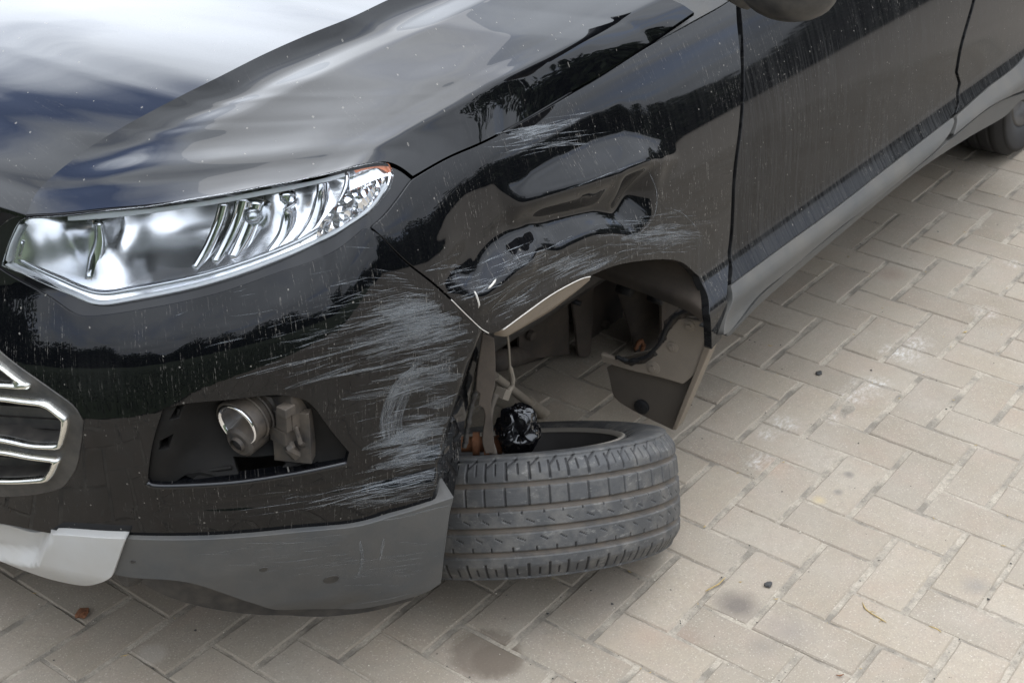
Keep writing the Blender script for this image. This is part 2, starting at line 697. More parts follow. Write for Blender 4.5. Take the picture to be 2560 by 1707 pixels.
def paint_material(name, coat0=0.68, base=(0.0018, 0.002, 0.0028), dust_base=0.0, streak=1.0, speck=1.0, coat_ior=1.53):
    """black car lacquer with wash-off dust streaks, specks and scuffs; UV is metres along the body and height"""
    m, t, b = mat_new(name)
    uv = N(t, 'ShaderNodeUVMap').outputs[0]
    sp = N(t, 'ShaderNodeSeparateXYZ')
    t.links.new(uv, sp.inputs[0])
    ad = N(t, 'ShaderNodeAttribute', attribute_name='dust').outputs['Fac']
    asc = N(t, 'ShaderNodeAttribute', attribute_name='scuff').outputs['Fac']
    # dust film with run-off streaks
    st = noise_tex(t, mapping(t, uv, rot=(0, 0, 0.07), scale=(170, 5, 1)), 1.0, 4, 0.6)
    st2 = noise_tex(t, mapping(t, uv, rot=(0, 0, 0.06), scale=(420, 22, 1)), 1.0, 3, 0.6)
    big = noise_tex(t, uv, 7, 4, 0.55)
    film = math_node(t, 'MULTIPLY', ramp(t, st, [(0.38, 0.25), (0.64, 1.0)]), ramp(t, big, [(0.3, 0.75), (0.7, 1.05)]))
    film = math_node(t, 'MULTIPLY', film, math_node(t, 'ADD', math_node(t, 'MULTIPLY', ad, 0.34), dust_base))
    # dried drips: short broken vertical dashes
    drip = math_node(t, 'MULTIPLY', ramp(t, st2, [(0.57, 0.0), (0.66, 1.0)]),
                     ramp(t, noise_tex(t, mapping(t, uv, scale=(300, 160, 1)), 1.0, 2, 0.7), [(0.47, 0.0), (0.62, 1.0)]))
    drip = math_node(t, 'MULTIPLY', drip, math_node(t, 'MULTIPLY', math_node(t, 'ADD', math_node(t, 'ADD', math_node(t, 'MULTIPLY', ad, 0.6), math_node(t, 'MULTIPLY', asc, 0.5)), math_node(t, 'MULTIPLY', ramp(t, big, [(0.46, 0.0), (0.66, 1.0)]), 0.6)), 1.0 * streak, clamp=True))
    # specks: grains of dirt and stone chips
    vo = N(t, 'ShaderNodeTexVoronoi')
    vo.inputs['Scale'].default_value = 95
    t.links.new(uv, vo.inputs['Vector'])
    vsp = N(t, 'ShaderNodeSeparateColor')
    t.links.new(vo.outputs['Color'], vsp.inputs[0])
    rad = math_node(t, 'MULTIPLY', ramp(t, vsp.outputs[0], [(0.72, 0.0), (1.0, 0.16)]), 1.0)
    spk = math_node(t, 'LESS_THAN', vo.outputs['Distance'], rad)
    spk = math_node(t, 'MULTIPLY', spk, 0.55 * speck)
    # scuffs: bundles of fine scratches along the body, where the other car rubbed
    wob = noise_tex(t, uv, 9, 2, 0.5)
    tilt = N(t, 'ShaderNodeCombineXYZ')
    t.links.new(sp.outputs[0], tilt.inputs[0])
    t.links.new(math_node(t, 'ADD', sp.outputs[1], math_node(t, 'MULTIPLY', wob, 0.010)), tilt.inputs[1])
    s1 = noise_tex(t, mapping(t, tilt.outputs[0], rot=(0, 0, -0.10), scale=(4.5, 330, 1)), 1.0, 6, 0.74)
    s2 = noise_tex(t, mapping(t, tilt.outputs[0], rot=(0, 0, -0.22), scale=(16, 800, 1)), 1.0, 4, 0.7)
    s3 = noise_tex(t, mapping(t, tilt.outputs[0], rot=(0, 0, -0.04), scale=(3, 60, 1)), 1.0, 3, 0.6)
    thr = math_node(t, 'SUBTRACT', 0.750, math_node(t, 'MULTIPLY', asc, 0.255))
    sc = math_node(t, 'ADD', math_node(t, 'MULTIPLY', s1, 0.55), math_node(t, 'ADD', math_node(t, 'MULTIPLY', s2, 0.25), math_node(t, 'MULTIPLY', s3, 0.25)))
    scr = math_node(t, 'MULTIPLY', math_node(t, 'SUBTRACT', sc, thr), 8.0, clamp=True)
    brk_ = ramp(t, noise_tex(t, uv, 42, 4, 0.65), [(0.36, 0.25), (0.54, 1.0)])
    scr = math_node(t, 'MULTIPLY', scr, math_node(t, 'MULTIPLY', brk_, math_node(t, 'MULTIPLY', asc, 1.3, clamp=True)))
    dirt = math_node(t, 'ADD', film, math_node(t, 'ADD', drip, spk), clamp=True)
    c = mix_rgb(t, math_node(t, 'ADD', drip, spk, clamp=True), mix_rgb(t, film, base, (0.19, 0.187, 0.18)), (0.29, 0.27, 0.24))
    c = mix_rgb(t, math_node(t, 'MULTIPLY', scr, 0.85), c, (0.50, 0.53, 0.56))
    rough = math_node(t, 'ADD', 0.03, math_node(t, 'ADD', math_node(t, 'MULTIPLY', dirt, 0.6), math_node(t, 'MULTIPLY', scr, 0.4)), clamp=True)
    coat = math_node(t, 'SUBTRACT', coat0, math_node(t, 'ADD', math_node(t, 'MULTIPLY', dirt, 0.9), math_node(t, 'MULTIPLY', scr, 0.8)), clamp=True)
    setp(t, b, Base_Color=c, Roughness=rough, Coat_Weight=coat, IOR=1.5)
    b.inputs['Specular IOR Level'].default_value = 0.02
    b.inputs['Coat Roughness'].default_value = 0.012
    b.inputs['Coat IOR'].default_value = coat_ior
    t.links.new(math_node(t, 'ADD', 0.012, math_node(t, 'MULTIPLY', ramp(t, st, [(0.35, 0.3), (0.65, 1.0)]), math_node(t, 'MULTIPLY', ad, 0.42))), b.inputs['Coat Roughness'])
    bn = N(t, 'ShaderNodeBump')
    bn.inputs['Strength'].default_value = 0.25
    bn.inputs['Distance'].default_value = 0.0008
    t.links.new(math_node(t, 'MULTIPLY', scr, -1.0), bn.inputs['Height'])
    t.links.new(bn.outputs[0], b.inputs['Normal'])
    return m


PAINT = paint_material('black_lacquer')
DOORPAINT = paint_material('black_lacquer_dusty', 0.36, dust_base=0.035, streak=0.8)
HOODPAINT = paint_material('black_lacquer_hood', 1.0, coat_ior=1.52, dust_base=0.004, streak=0.25, speck=0.8)
CHROME = simple('chrome', (0.82, 0.83, 0.85), 0.06, 1.0, 0.04)
CHROME_DIRTY = simple('chrome_dirty', (0.78, 0.78, 0.74), 0.12, 1.0, 0.1, dust=0.22)
BLACKPL = simple('black_plastic', (0.018, 0.018, 0.019), 0.38, 0, 0.3, 60, 0.1, dust=0.16)
GLOSSBLACK = simple('gloss_black', (0.008, 0.008, 0.009), 0.08, 0, 0.1)
GREYPL = simple('grey_plastic', (0.058, 0.062, 0.065), 0.42, 0, 0.22, 18, 0.15, dust=0.42, dustcol=(0.125, 0.112, 0.095))
WHITEPL = simple('white_plastic', (0.43, 0.43, 0.42), 0.4, 0, 0.06, 12, 0.05, dust=0.30, dustcol=(0.33, 0.28, 0.21))
DUSTYMETAL = simple('dusty_metal', (0.020, 0.017, 0.0145), 0.7, 0, 0.6, 14, 0.3, dust=0.5, dustcol=(0.13, 0.10, 0.075))  # base colour darkened to carry the deep shade inside the wheel arch
DUSTYPLATE = simple('dusty_plate', (0.25, 0.21, 0.165), 0.8, 0, 0.22, 16, 0.25, dust=0.4, dustcol=(0.24, 0.20, 0.155))
FLAPMAT = simple('dusty_rubber', (0.085, 0.072, 0.058), 0.8, 0, 0.22, 16, 0.25, dust=0.3, dustcol=(0.15, 0.12, 0.09))
RUST = simple('rust', (0.16, 0.065, 0.028), 0.85, 0, 0.5, 60, 0.5)
RUBBERDARK = simple('dark_seal', (0.012, 0.012, 0.013), 0.6, 0, 0.2)
BAGMAT = simple('black_bag', (0.004, 0.004, 0.005), 0.12, 0, 0.2, 20, 0.0, coat=0.6)

# ------------------------------------------------------------------ ground: herringbone clay pavers
m, t, b = mat_new('paver')
oi = N(t, 'ShaderNodeObjectInfo')
geo = N(t, 'ShaderNodeNewGeometry')
P_ = geo.outputs['Position']
n_a = noise_tex(t, P_, 4.0, 5, 0.6)
n_b = noise_tex(t, P_, 60, 6, 0.7)
n_c = noise_tex(t, P_, 270, 3, 0.75)
n_d = noise_tex(t, mapping(t, P_, loc=(7, 3, 0)), 11, 4, 0.6)
c1 = mix_rgb(t, ramp(t, oi.outputs['Random'], [(0.0, 0.0), (1.0, 1.0)]), (0.222, 0.185, 0.138), (0.296, 0.248, 0.186))
c2 = mix_rgb(t, ramp(t, n_d, [(0.45, 0.0), (0.70, 0.5)]), c1, (0.285, 0.215, 0.165))
c2 = mix_rgb(t, ramp(t, n_a, [(0.35, 0.0), (0.7, 0.5)]), c2, (0.335, 0.303, 0.255))
c2 = mix_rgb(t, math_node(t, 'MULTIPLY', ramp(t, n_b, [(0.3, 0.0), (0.7, 1.0)]), 0.42), c2, (0.205, 0.178, 0.145))
c2 = mix_rgb(t, ramp(t, n_c, [(0.58, 0.0), (0.70, 0.65)]), c2, (0.49, 0.45, 0.385))
c2 = mix_rgb(t, ramp(t, n_c, [(0.28, 0.65), (0.40, 0.0)]), c2, (0.13, 0.115, 0.095))
aox = N(t, 'ShaderNodeAttribute', attribute_name='stain', attribute_type='OBJECT')


def blob(t, cx, cy, r, soft=0.5, wob=0.5):
    v = N(t, 'ShaderNodeVectorMath', operation='DISTANCE')
    t.links.new(P_, v.inputs[0])
    v.inputs[1].default_value = (cx, cy, 0)
    d = math_node(t, 'ADD', v.outputs['Value'], math_node(t, 'MULTIPLY', math_node(t, 'SUBTRACT', noise_tex(t, P_, 45, 5, 0.65), 0.5), wob * r))
    mr = N(t, 'ShaderNodeMapRange')
    t.links.new(d, mr.inputs[0])
    mr.inputs[1].default_value = r
    mr.inputs[2].default_value = r * (1 - soft)
    return mr.outputs[0]


def ground_uv(u, v):
    return on_z(u, v, 0.0)


for (u, v, r, s_, k, col) in [(1843, 1512, .052, .75, .75, (0.10, 0.085, 0.075)), (1975, 1580, .055, .9, .42, (0.16, 0.14, 0.125)), (1905, 1615, .035, .9, .38, (0.15, 0.13, 0.115)),
                              (2440, 1465, .034, .8, .5, (0.17, 0.155, 0.14)), (1215, 1632, .068, .25, .62, (0.115, 0.09, 0.068)), (1245, 1650, .05, .25, .5, (0.115, 0.09, 0.068)),
                              (2122, 1186, .014, .8, .65, (0.12, 0.11, 0.10)), (2095, 1230, .013, .8, .6, (0.13, 0.12, 0.11)), (2048, 1250, .018, .9, .45, (0.44, 0.34, 0.17)),
                              (2230, 685, .05, .9, .4, (0.18, 0.12, 0.09)), (1712, 1590, .04, .9, .3, (0.22, 0.14, 0.11)), (1620, 1590, .05, .9, .2, (0.30, 0.17, 0.12)),
                              (1930, 1165, .05, .9, .25, (0.40, 0.25, 0.17)), (380, 1635, .03, .4, .3, (0.40, 0.36, 0.31))]:
    g = ground_uv(u, v)
    c2 = mix_rgb(t, math_node(t, 'MULTIPLY', blob(t, g[0], g[1], r, s_), k), c2, col)
# chalky white smears
for (u, v, r) in [(1890, 1160, .030), (1910, 1145, .030), (2130, 990, .05), (2165, 965, .05), (2200, 955, .035), (2260, 885, .06), (2235, 880, .04), (1960, 1060, .045), (1915, 1085, .03),
                  (2290, 855, .05), (2535, 660, .03), (2460, 780, .05), (2080, 1045, .03)]:
    g = ground_uv(u, v)
    wn = ramp(t, noise_tex(t, mapping(t, P_, rot=(0, 0, 0.0), scale=(60, 130, 30)), 1.0, 6, 0.7), [(0.44, 0.0), (0.76, 0.45)])
    c2 = mix_rgb(t, math_node(t, 'MULTIPLY', blob(t, g[0], g[1], r, 0.8, 1.0), wn), c2, (0.78, 0.77, 0.74))
bn = N(t, 'ShaderNodeBump')
bn.inputs['Strength'].default_value = 0.45
bn.inputs['Distance'].default_value = 0.0015
t.links.new(math_node(t, 'ADD', math_node(t, 'MULTIPLY', n_b, 0.8), math_node(t, 'MULTIPLY', n_c, 0.7)), bn.inputs['Height'])
setp(t, b, Base_Color=c2, Roughness=0.9)
b.inputs['Specular IOR Level'].default_value = 0.25
t.links.new(bn.outputs[0], b.inputs['Normal'])
PAVER = m

m, t, b = mat_new('joint_sand')
P_s = N(t, 'ShaderNodeNewGeometry').outputs['Position']
sa = noise_tex(t, P_s, 240, 5, 0.75)
sb = noise_tex(t, P_s, 14, 4, 0.6)
c = mix_rgb(t, ramp(t, sa, [(0.3, 0.0), (0.7, 1.0)]), (0.235, 0.20, 0.155), (0.42, 0.37, 0.295))
c = mix_rgb(t, ramp(t, sa, [(0.27, 0.8), (0.36, 0.0)]), c, (0.07, 0.06, 0.05))
c = mix_rgb(t, ramp(t, sb, [(0.38, 0.7), (0.58, 0.0)]), c, (0.12, 0.105, 0.085))
setp(t, b, Base_Color=c, Roughness=0.95)
bn = N(t, 'ShaderNodeBump')
bn.inputs['Strength'].default_value = 0.8
bn.inputs['Distance'].default_value = 0.003
t.links.new(sa, bn.inputs['Height'])
t.links.new(bn.outputs[0], b.inputs['Normal'])
SAND = m

pavement = empty('pavement')
tag(pavement, kind='structure')
# sheet of bedding and joint sand, reaching the horizon (fine sheet near the car, coarse beyond)
SANDZ = -0.0022
fine = []
nx, ny = 150, 150
gx, gy = np.linspace(-2.4, 3.6, nx), np.linspace(-1.8, 4.2, ny)
sm = MB()
XX, YY = np.meshgrid(gx, gy, indexing='ij')
sm.grid(np.stack([XX, YY, SANDZ + 0.0006 * rng.standard_normal(XX.shape)], -1))
js = sm.build('joint_sand', SAND, pavement, True)
far = MB()
R0 = 400
far.add([(-2.4, -1.8, SANDZ), (3.6, -1.8, SANDZ), (3.6, 4.2, SANDZ), (-2.4, 4.2, SANDZ),
         (-R0, -R0, SANDZ), (R0, -R0, SANDZ), (R0, R0, SANDZ), (-R0, R0, SANDZ)],
        [(0, 4, 5, 1), (1, 5, 6, 2), (2, 6, 7, 3), (3, 7, 4, 0)])
m, t, b = mat_new('far_paving')
Pf = N(t, 'ShaderNodeNewGeometry').outputs['Position']
setp(t, b, Base_Color=mix_rgb(t, noise_tex(t, Pf, 3, 6, 0.6), (0.24, 0.205, 0.16), (0.32, 0.275, 0.225)), Roughness=0.9)
far.build('ground_sheet', m, pavement)


def paver_mesh(name, lx, ly, seed):
    """one clay paver, top at z = 0, worn chamfered edge"""
    r = np.random.default_rng(seed)
    c, hgt = 0.0028, 0.04
    n = 9
    us = np.linspace(-1, 1, n)
    ring = [(u, -1) for u in us[:-1]] + [(1, u) for u in us[:-1]] + [(-u, 1) for u in us[:-1]] + [(-1, -u) for u in us[:-1]]
    v = []
    k = len(ring)
    j = 0.0005 * r.standard_normal((k, 2))
    for (a, b_), q in zip(ring, j):
        v.append((a * (lx / 2 - c) + q[0] * 0.7, b_ * (ly / 2 - c) + q[1] * 0.7, 0.0))
    for (a, b_), q in zip(ring, j):
        v.append((a * lx / 2 + q[0], b_ * ly / 2 + q[1], -c * 0.9))
    for (a, b_), q in zip(ring, j):
        v.append((a * lx / 2 + q[0], b_ * ly / 2 + q[1], -hgt))
    f = [tuple(range(k))]
    for i in range(k):
        i2 = (i + 1) % k
        f.append((k + i, k + i2, i2, i))
        f.append((2 * k + i, 2 * k + i2, k + i2, k + i))
    me = bpy.data.meshes.new(name)
    me.from_pydata(v, [], f)
    me.polygons.foreach_set('use_smooth', [False] * len(f))
    me.materials.append(PAVER)
    me.update()
    return me


VAR_A = [paver_mesh('paver', 0.1955, 0.0885, 10 + i) for i in range(5)]
VAR_B = [paver_mesh('paver', 0.0950, 0.1885, 30 + i) for i in range(5)]
cells = []
for k in range(-46, 24):
    for mm in range(-20, 20):
        a0 = k + 1 + 4 * mm
        cells.append((0.1 * (a0 + 1), -0.1 * (k + 0.5), 'A'))
        a1 = k + 3 + 4 * mm
        cells.append((0.1 * (a1 + 0.5), -0.1 * k, 'B'))
near, rest = [], []
for (x, y, kd) in cells:
    if not (-2.3 < x < 3.5 and -1.7 < y < 4.1):
        continue
    uv = project([(x, y, 0)])[0]
    dep = (np.array([x, y, 0]) - CAM) @ RR[2]
    vis = dep > 0.3 and -60 < uv[0] < 2620 and -60 < uv[1] < 1790
    # hidden under the car body
    under = y > 0.45 and not (uv[1] > 1330 or (1170 < uv[0] < 1800 and 840 < uv[1] < 1150)) and uv[0] < 2300
    (near if vis and not under else rest).append((x, y, kd))
near.sort(key=lambda c: (c[0] - CAM[0])**2 + (c[1] - CAM[1])**2)
rest += near[298:]
near = near[:298]
for i, (x, y, kd) in enumerate(near):
    me = random.choice(VAR_A if kd == 'A' else VAR_B)
    o = bpy.data.objects.new('paver', me)
    o.location = (x + random.gauss(0, 0.0008), y + random.gauss(0, 0.0008), random.gauss(0, 0.0007))
    o.rotation_euler = (random.gauss(0, 0.005), random.gauss(0, 0.005), random.gauss(0, 0.006) + (math.pi if random.random() < .5 else 0))
    link(o, pavement)
mbp = MB()
for (x, y, kd) in rest:
    lx, ly = (0.1955, 0.0885) if kd == 'A' else (0.0950, 0.1885)
    z = random.gauss(0, 0.0007)
    c = 0.003
    v = [(x + sx * (lx / 2 - c), y + sy * (ly / 2 - c), z) for sx, sy in ((-1, -1), (1, -1), (1, 1), (-1, 1))]
    v += [(x + sx * lx / 2, y + sy * ly / 2, z - c) for sx, sy in ((-1, -1), (1, -1), (1, 1), (-1, 1))]
    v += [(x + sx * lx / 2, y + sy * ly / 2, -0.03) for sx, sy in ((-1, -1), (1, -1), (1, 1), (-1, 1))]
    mbp.add(v, [(0, 1, 2, 3)] + [(4 + i, 4 + (i + 1) % 4, (i + 1) % 4, i) for i in range(4)] + [(8 + i, 8 + (i + 1) % 4, 4 + (i + 1) % 4, 4 + i) for i in range(4)])
po = mbp.build('pavers_beyond', PAVER, pavement)
po['kind'] = 'stuff'

# unseen grass added in front of the car to darken the bumper's reflection
m, t, b = mat_new('grass')
Pg = N(t, 'ShaderNodeNewGeometry').outputs['Position']
setp(t, b, Base_Color=mix_rgb(t, noise_tex(t, Pg, 9, 6, 0.65), (0.018, 0.028, 0.010), (0.06, 0.075, 0.03)), Roughness=0.9)
GRASS = m
v, f = [], []
r4 = np.random.default_rng(5)
for i in range(26000):
    x, y = -2.10 - abs(r4.normal(0, 2.2)), r4.uniform(-5, 6.5)
    a = r4.uniform(0, 2 * math.pi)
    hgt, lean = r4.uniform(.03, .08), r4.normal(0, .03, 2)
    k = len(v)
    v += [(x - .006 * math.cos(a), y - .006 * math.sin(a), 0.0), (x + .006 * math.cos(a), y + .006 * math.sin(a), 0.0), (x + lean[0], y + lean[1], hgt)]
    f.append((k, k + 1, k + 2))
k = len(v)
v += [(-2.08, -40, 0.004), (-2.08, 40, 0.004), (-26, 40, 0.004), (-26, -40, 0.004)]
f.append((k, k + 1, k + 2, k + 3))
gr = mesh_obj('added_grass', v, f, GRASS)
tag(gr, 'unseen dark green grass added beyond the paving to darken the bumper reflection', 'grass', kind='stuff')

# ------------------------------------------------------------------ what stands around the yard (seen in the paint)
m, t, b = mat_new('tree_leaves')
Pl = N(t, 'ShaderNodeNewGeometry').outputs['Position']
setp(t, b, Base_Color=mix_rgb(t, noise_tex(t, Pl, 0.7, 3), (0.016, 0.026, 0.012), (0.045, 0.06, 0.028)), Roughness=0.8)
LEAF = m
v, f = [], []
r2 = np.random.default_rng(3)
nleaf = 70000
for i in range(nleaf):
    az = r2.uniform(0, 2 * math.pi)
    hmax = 6.6 + 1.6 * math.sin(az * 5 + 1) + 1.1 * math.sin(az * 13) + 0.8 * math.sin(az * 31 + 2)
    z = hmax * (1 - abs(r2.normal(0, 0.38))) if r2.random() < .5 else r2.uniform(0, hmax * .9)
    rad = 26 + r2.uniform(0, 4)
    p = np.array([rad * math.cos(az), rad * math.sin(az), max(0.2, z)])
    a = r2.standard_normal(3)
    a /= np.linalg.norm(a)
    bb = np.cross(a, r2.standard_normal(3))
    bb /= np.linalg.norm(bb)
    sz = r2.uniform(.10, .28)
    k = len(v)
    v += [p - a * sz, p - bb * sz * .6, p + a * sz, p + bb * sz * .6]
    f.append((k, k + 1, k + 2, k + 3))
for k_ in range(180):                                      # dense inside of the belt
    a0_, a1_ = 2 * math.pi * k_ / 180, 2 * math.pi * (k_ + 1) / 180
    hh_ = [0.88 * (6.6 + 1.6 * math.sin(a * 5 + 1) + 1.1 * math.sin(a * 13) + 0.8 * math.sin(a * 31 + 2)) for a in (a0_, a1_)]
    k = len(v)
    v += [np.array([29.5 * math.cos(a0_), 29.5 * math.sin(a0_), 0.0]), np.array([29.5 * math.cos(a1_), 29.5 * math.sin(a1_), 0.0]),
          np.array([29.5 * math.cos(a1_), 29.5 * math.sin(a1_), hh_[1]]), np.array([29.5 * math.cos(a0_), 29.5 * math.sin(a0_), hh_[0]])]
    f.append((k, k + 1, k + 2, k + 3))
wood = mesh_obj('woodland', v, f, LEAF)
tag(wood, 'belt of dark green trees all round the edge of the yard', 'trees', kind='stuff')

# ------------------------------------------------------------------ the car
car = empty('damaged_car', (0.35, 1.0, 0.0))
tag(car, 'black car with crumpled front wing, scraped bumper and a front wheel collapsed under the arch', 'car')


def cpart(o):
    """keep world place while the car is the parent"""
    o.matrix_parent_inverse = car.matrix_world.inverted()
    return o


bpy.context.view_layer.update()
CARINV = Matrix.Translation((-0.35, -1.0, 0.0))


def adopt(o, parent=None):
    o.parent = parent or car
    if parent is None:
        o.matrix_parent_inverse = CARINV
    return o


# dents in the front wing: survey points (u, v, millimetres outwards)
FOLDS = [  # crease lines of the crumpled metal: (u, v, millimetres outwards)
    [(1032, 446, 0), (1119, 398, 0), (1224, 351, 0), (1355, 279, 0), (1503, 192, 0), (1630, 112, 0), (1740, 60, 0), (1846, 55, 0), (1857, 236, 0), (1843, 384, 0),
     (1835, 466, 0), (1830, 576, 0), (1827, 658, 0), (1815, 760, 0), (1790, 850, 0)],
    [(960, 540, 0), (1000, 600, 0), (1060, 665, 0), (1120, 730, 0), (1180, 800, 0)],
    [(1230, 812, 0), (1310, 768, 0), (1400, 712, 0), (1480, 682, 0), (1600, 645, 0), (1700, 640, 0), (1790, 760, 0)],
    [(1260, 400, 0), (1340, 355, 0), (1450, 300, 0), (1560, 255, 0), (1690, 235, 0)],
    [(1080, 655, 0), (1070, 600, 0), (1095, 545, 0), (1150, 480, 0), (1210, 430, 0)],
    [(1116, 648, -2), (1104, 610, -2), (1132, 568, -4), (1180, 512, -5), (1245, 462, -4)],
    # above the ledge, the ledge
    [(1290, 462, -5), (1330, 442, -5), (1398, 403, -5), (1480, 366, -7), (1563, 340, -6), (1610, 346, -3), (1652, 352, -1), (1705, 350, 0)],
    [(1310, 512, 0), (1357, 493, 6), (1446, 462, 12), (1536, 427, 17), (1604, 403, 15), (1648, 394, 8), (1705, 396, 0)],
    # foot of the flat face under the ledge
    [(1180, 600, -11), (1205, 612, -14), (1302, 577, -20), (1400, 560, -24), (1508, 536, -25)],
    # pocket at the rear end, its sharp rim
    [(1598, 462, -14), (1592, 492, -25), (1560, 543, -24), (1508, 536, -25)],
    [(1618, 420, 5), (1640, 479, 1), (1633, 541, 0), (1594, 586, 0)],
    [(1668, 430, 0), (1676, 500, 0), (1668, 560, 0), (1645, 605, 0), (1780, 560, 0)],
    # folds pushed up and back by the wheel
    [(1336, 588, -20), (1260, 615, -19), (1213, 672, -15), (1199, 702, -10)],
    [(1352, 612, -2), (1335, 634, 5), (1262, 690, 9), (1207, 734, 6)],
    [(1204, 630, -15), (1146, 676, -10)], [(1188, 726, 5), (1158, 730, 2)],
    [(1400, 622, -1), (1440, 600, -2), (1490, 578, -3), (1540, 575, -3), (1594, 590, 0)],
    [(1395, 590, -14), (1450, 566, -16), (1508, 548, -20)],
    [(1222, 775, 1), (1288, 715, 1), (1384, 662, -1), (1474, 616, -2), (1591, 605, 0)],
    [(1225, 790, -2), (1300, 740, -4), (1400, 682, -4), (1480, 648, -3)]]
_fp, _fe, _fd = [], [], []
for _f in FOLDS:
    _q = []
    for _k in range(len(_f) - 1):
        _a, _b = np.array(_f[_k], float), np.array(_f[_k + 1], float)
        _m = max(1, int(np.hypot(*(_b - _a)[:2]) / 40))
        _q += [tuple(_a + (_b - _a) * _s / _m) for _s in range(_m)]
    _q.append(_f[-1])
    _fe += [(len(_fp) + _k, len(_fp) + _k + 1) for _k in range(len(_q) - 1)]
    _fp += [(p[0], p[1]) for p in _q]
    _fd += [p[2] for p in _q]
_ft, _fz, _ = hit(_fp, s_body)
_cv, _ce, _cf, _co, *_ = geometry.delaunay_2d_cdt([Vector((float(a), float(b_))) for a, b_ in zip(_ft, _fz)], _fe, [], 0, 1e-6)
_cd = np.array([_fd[o[0]] if o else 0.0 for o in _co]) * 0.00112
_cx = np.array([(p.x, p.y) for p in _cv])


def _tps0(T, Z):
    """flat facets between the crease lines"""
    out = np.zeros(T.shape)
    for f in _cf:
        a, b_, c = _cx[list(f)]
        det = (b_[0] - a[0]) * (c[1] - a[1]) - (c[0] - a[0]) * (b_[1] - a[1])
        if abs(det) < 1e-12:
            continue
        i0, i1 = np.searchsorted(T[:, 0], [min(a[0], b_[0], c[0]), max(a[0], b_[0], c[0])])
        j0, j1 = np.searchsorted(Z[0], [min(a[1], b_[1], c[1]), max(a[1], b_[1], c[1])])
        TT, ZZ = T[i0:i1, j0:j1], Z[i0:i1, j0:j1]
        l1 = ((TT - a[0]) * (c[1] - a[1]) - (c[0] - a[0]) * (ZZ - a[1])) / det
        l2 = ((b_[0] - a[0]) * (ZZ - a[1]) - (TT - a[0]) * (b_[1] - a[1])) / det
        ok = (l1 >= -1e-6) & (l2 >= -1e-6) & (l1 + l2 <= 1 + 1e-6)
        v = _cd[f[0]] * (1 - l1 - l2) + _cd[f[1]] * l1 + _cd[f[2]] * l2
        out[i0:i1, j0:j1] = np.where(ok, v, out[i0:i1, j0:j1])
    return out


_gt, _gz = np.arange(-0.50, 0.62, 0.003), np.arange(0.18, 1.0, 0.003)
_gd = np.clip(_tps0(*np.meshgrid(_gt, _gz, indexing='ij')), -0.040, 0.027)
_kk = np.exp(-0.5 * (np.arange(-8, 9) / 2.4)**2)
_kk /= _kk.sum()
for _ax in (0, 1):
    _gd = np.apply_along_axis(lambda r: np.convolve(np.pad(r, 8, mode='edge'), _kk, 'valid'), _ax, _gd)


def _tps(t, z):
    a = np.clip((np.asarray(t) + 0.50) / 0.003, 0, len(_gt) - 1.001)
    c = np.clip((np.asarray(z) - 0.18) / 0.003, 0, len(_gz) - 1.001)
    i, j = a.astype(int), c.astype(int)
    a, c = a - i, c - j
    a, c = a * a * (3 - 2 * a) * 0 + a, c
    return _gd[i, j] * (1 - a) * (1 - c) + _gd[i + 1, j] * a * (1 - c) + _gd[i, j + 1] * (1 - a) * c + _gd[i + 1, j + 1] * a * c


def s_wing(t, z):
    w = sstep(-0.46, -0.34, t) * (1 - sstep(0.50, 0.58, t))
    w = np.maximum(w, sstep(-0.5, -0.42, t) * 0) 
    return s_body(t, z) + np.clip(_tps(t, z), -0.040, 0.027) * (1 - sstep(0.50, 0.57, t)) / 0.85


def gauss(u, v, cu, cv, su, sv, rot=0.0):
    c, s = math.cos(rot), math.sin(rot)
    a, b_ = (u - cu) * c + (v - cv) * s, -(u - cu) * s + (v - cv) * c
    return np.exp(-0.5 * ((a / su)**2 + (b_ / sv)**2))


def wing_scuff(u, v, t, z):
    m = 0.75 * gauss(u, v, 1320, 320, 110, 40, -0.35)
    m = np.maximum(m, 0.95 * gauss(u, v, 1640, 600, 110, 45, -0.2))
    m = np.maximum(m, 0.9 * gauss(u, v, 1400, 690, 150, 40, -0.4))
    m = np.maximum(m, 0.9 * gauss(u, v, 1220, 760, 60, 45, -0.4))
    m = np.maximum(m, 0.7 * gauss(u, v, 1290, 650, 90, 30, -0.4))
    m = np.maximum(m, 0.55 * gauss(u, v, 1660, 480, 30, 80, 0.0))
    m = np.maximum(m, 0.9 * gauss(u, v, 1110, 720, 50, 60, 0))
    return np.clip(m * 0.75, 0, 1)


def wing_dust(u, v, t, z):
    return 0.05 + 0.25 * sstep(0.75, 0.30, z) * sstep(-0.3, 0.5, t) + 0.08 * sstep(0.2, .6, t) + 0.12 * gauss(u, v, 1680, 640, 120, 60)


WING = [(1035, 448), (1119, 399), (1224, 352), (1355, 280), (1503, 193), (1630, 113), (1723, 64), (1827, 3), (1838, -30),
        (1842, 55), (1852, 165), (1852, 236), (1838, 384), (1830, 466), (1825, 576), (1822, 658), (1819, 712), (1818, 752), (1803, 845), (1780, 872),
        (1778, 812), (1774, 784), (1770, 738), (1749, 691), (1706, 656), (1656, 648), (1584, 654), (1531, 666), (1477, 688), (1420, 709), (1370, 739), (1306, 785), (1249, 826), (1222, 832), (1207, 822),
        (1140, 755), (1086, 706), (1014, 650), (958, 594), (930, 568), (962, 540), (997, 497), (1022, 462)]
adopt(panel('front_wing', PAINT, None, WING, sfun=s_wing, spacing=0.0048, flange=0.016, masks={'scuff': wing_scuff, 'dust': wing_dust}))

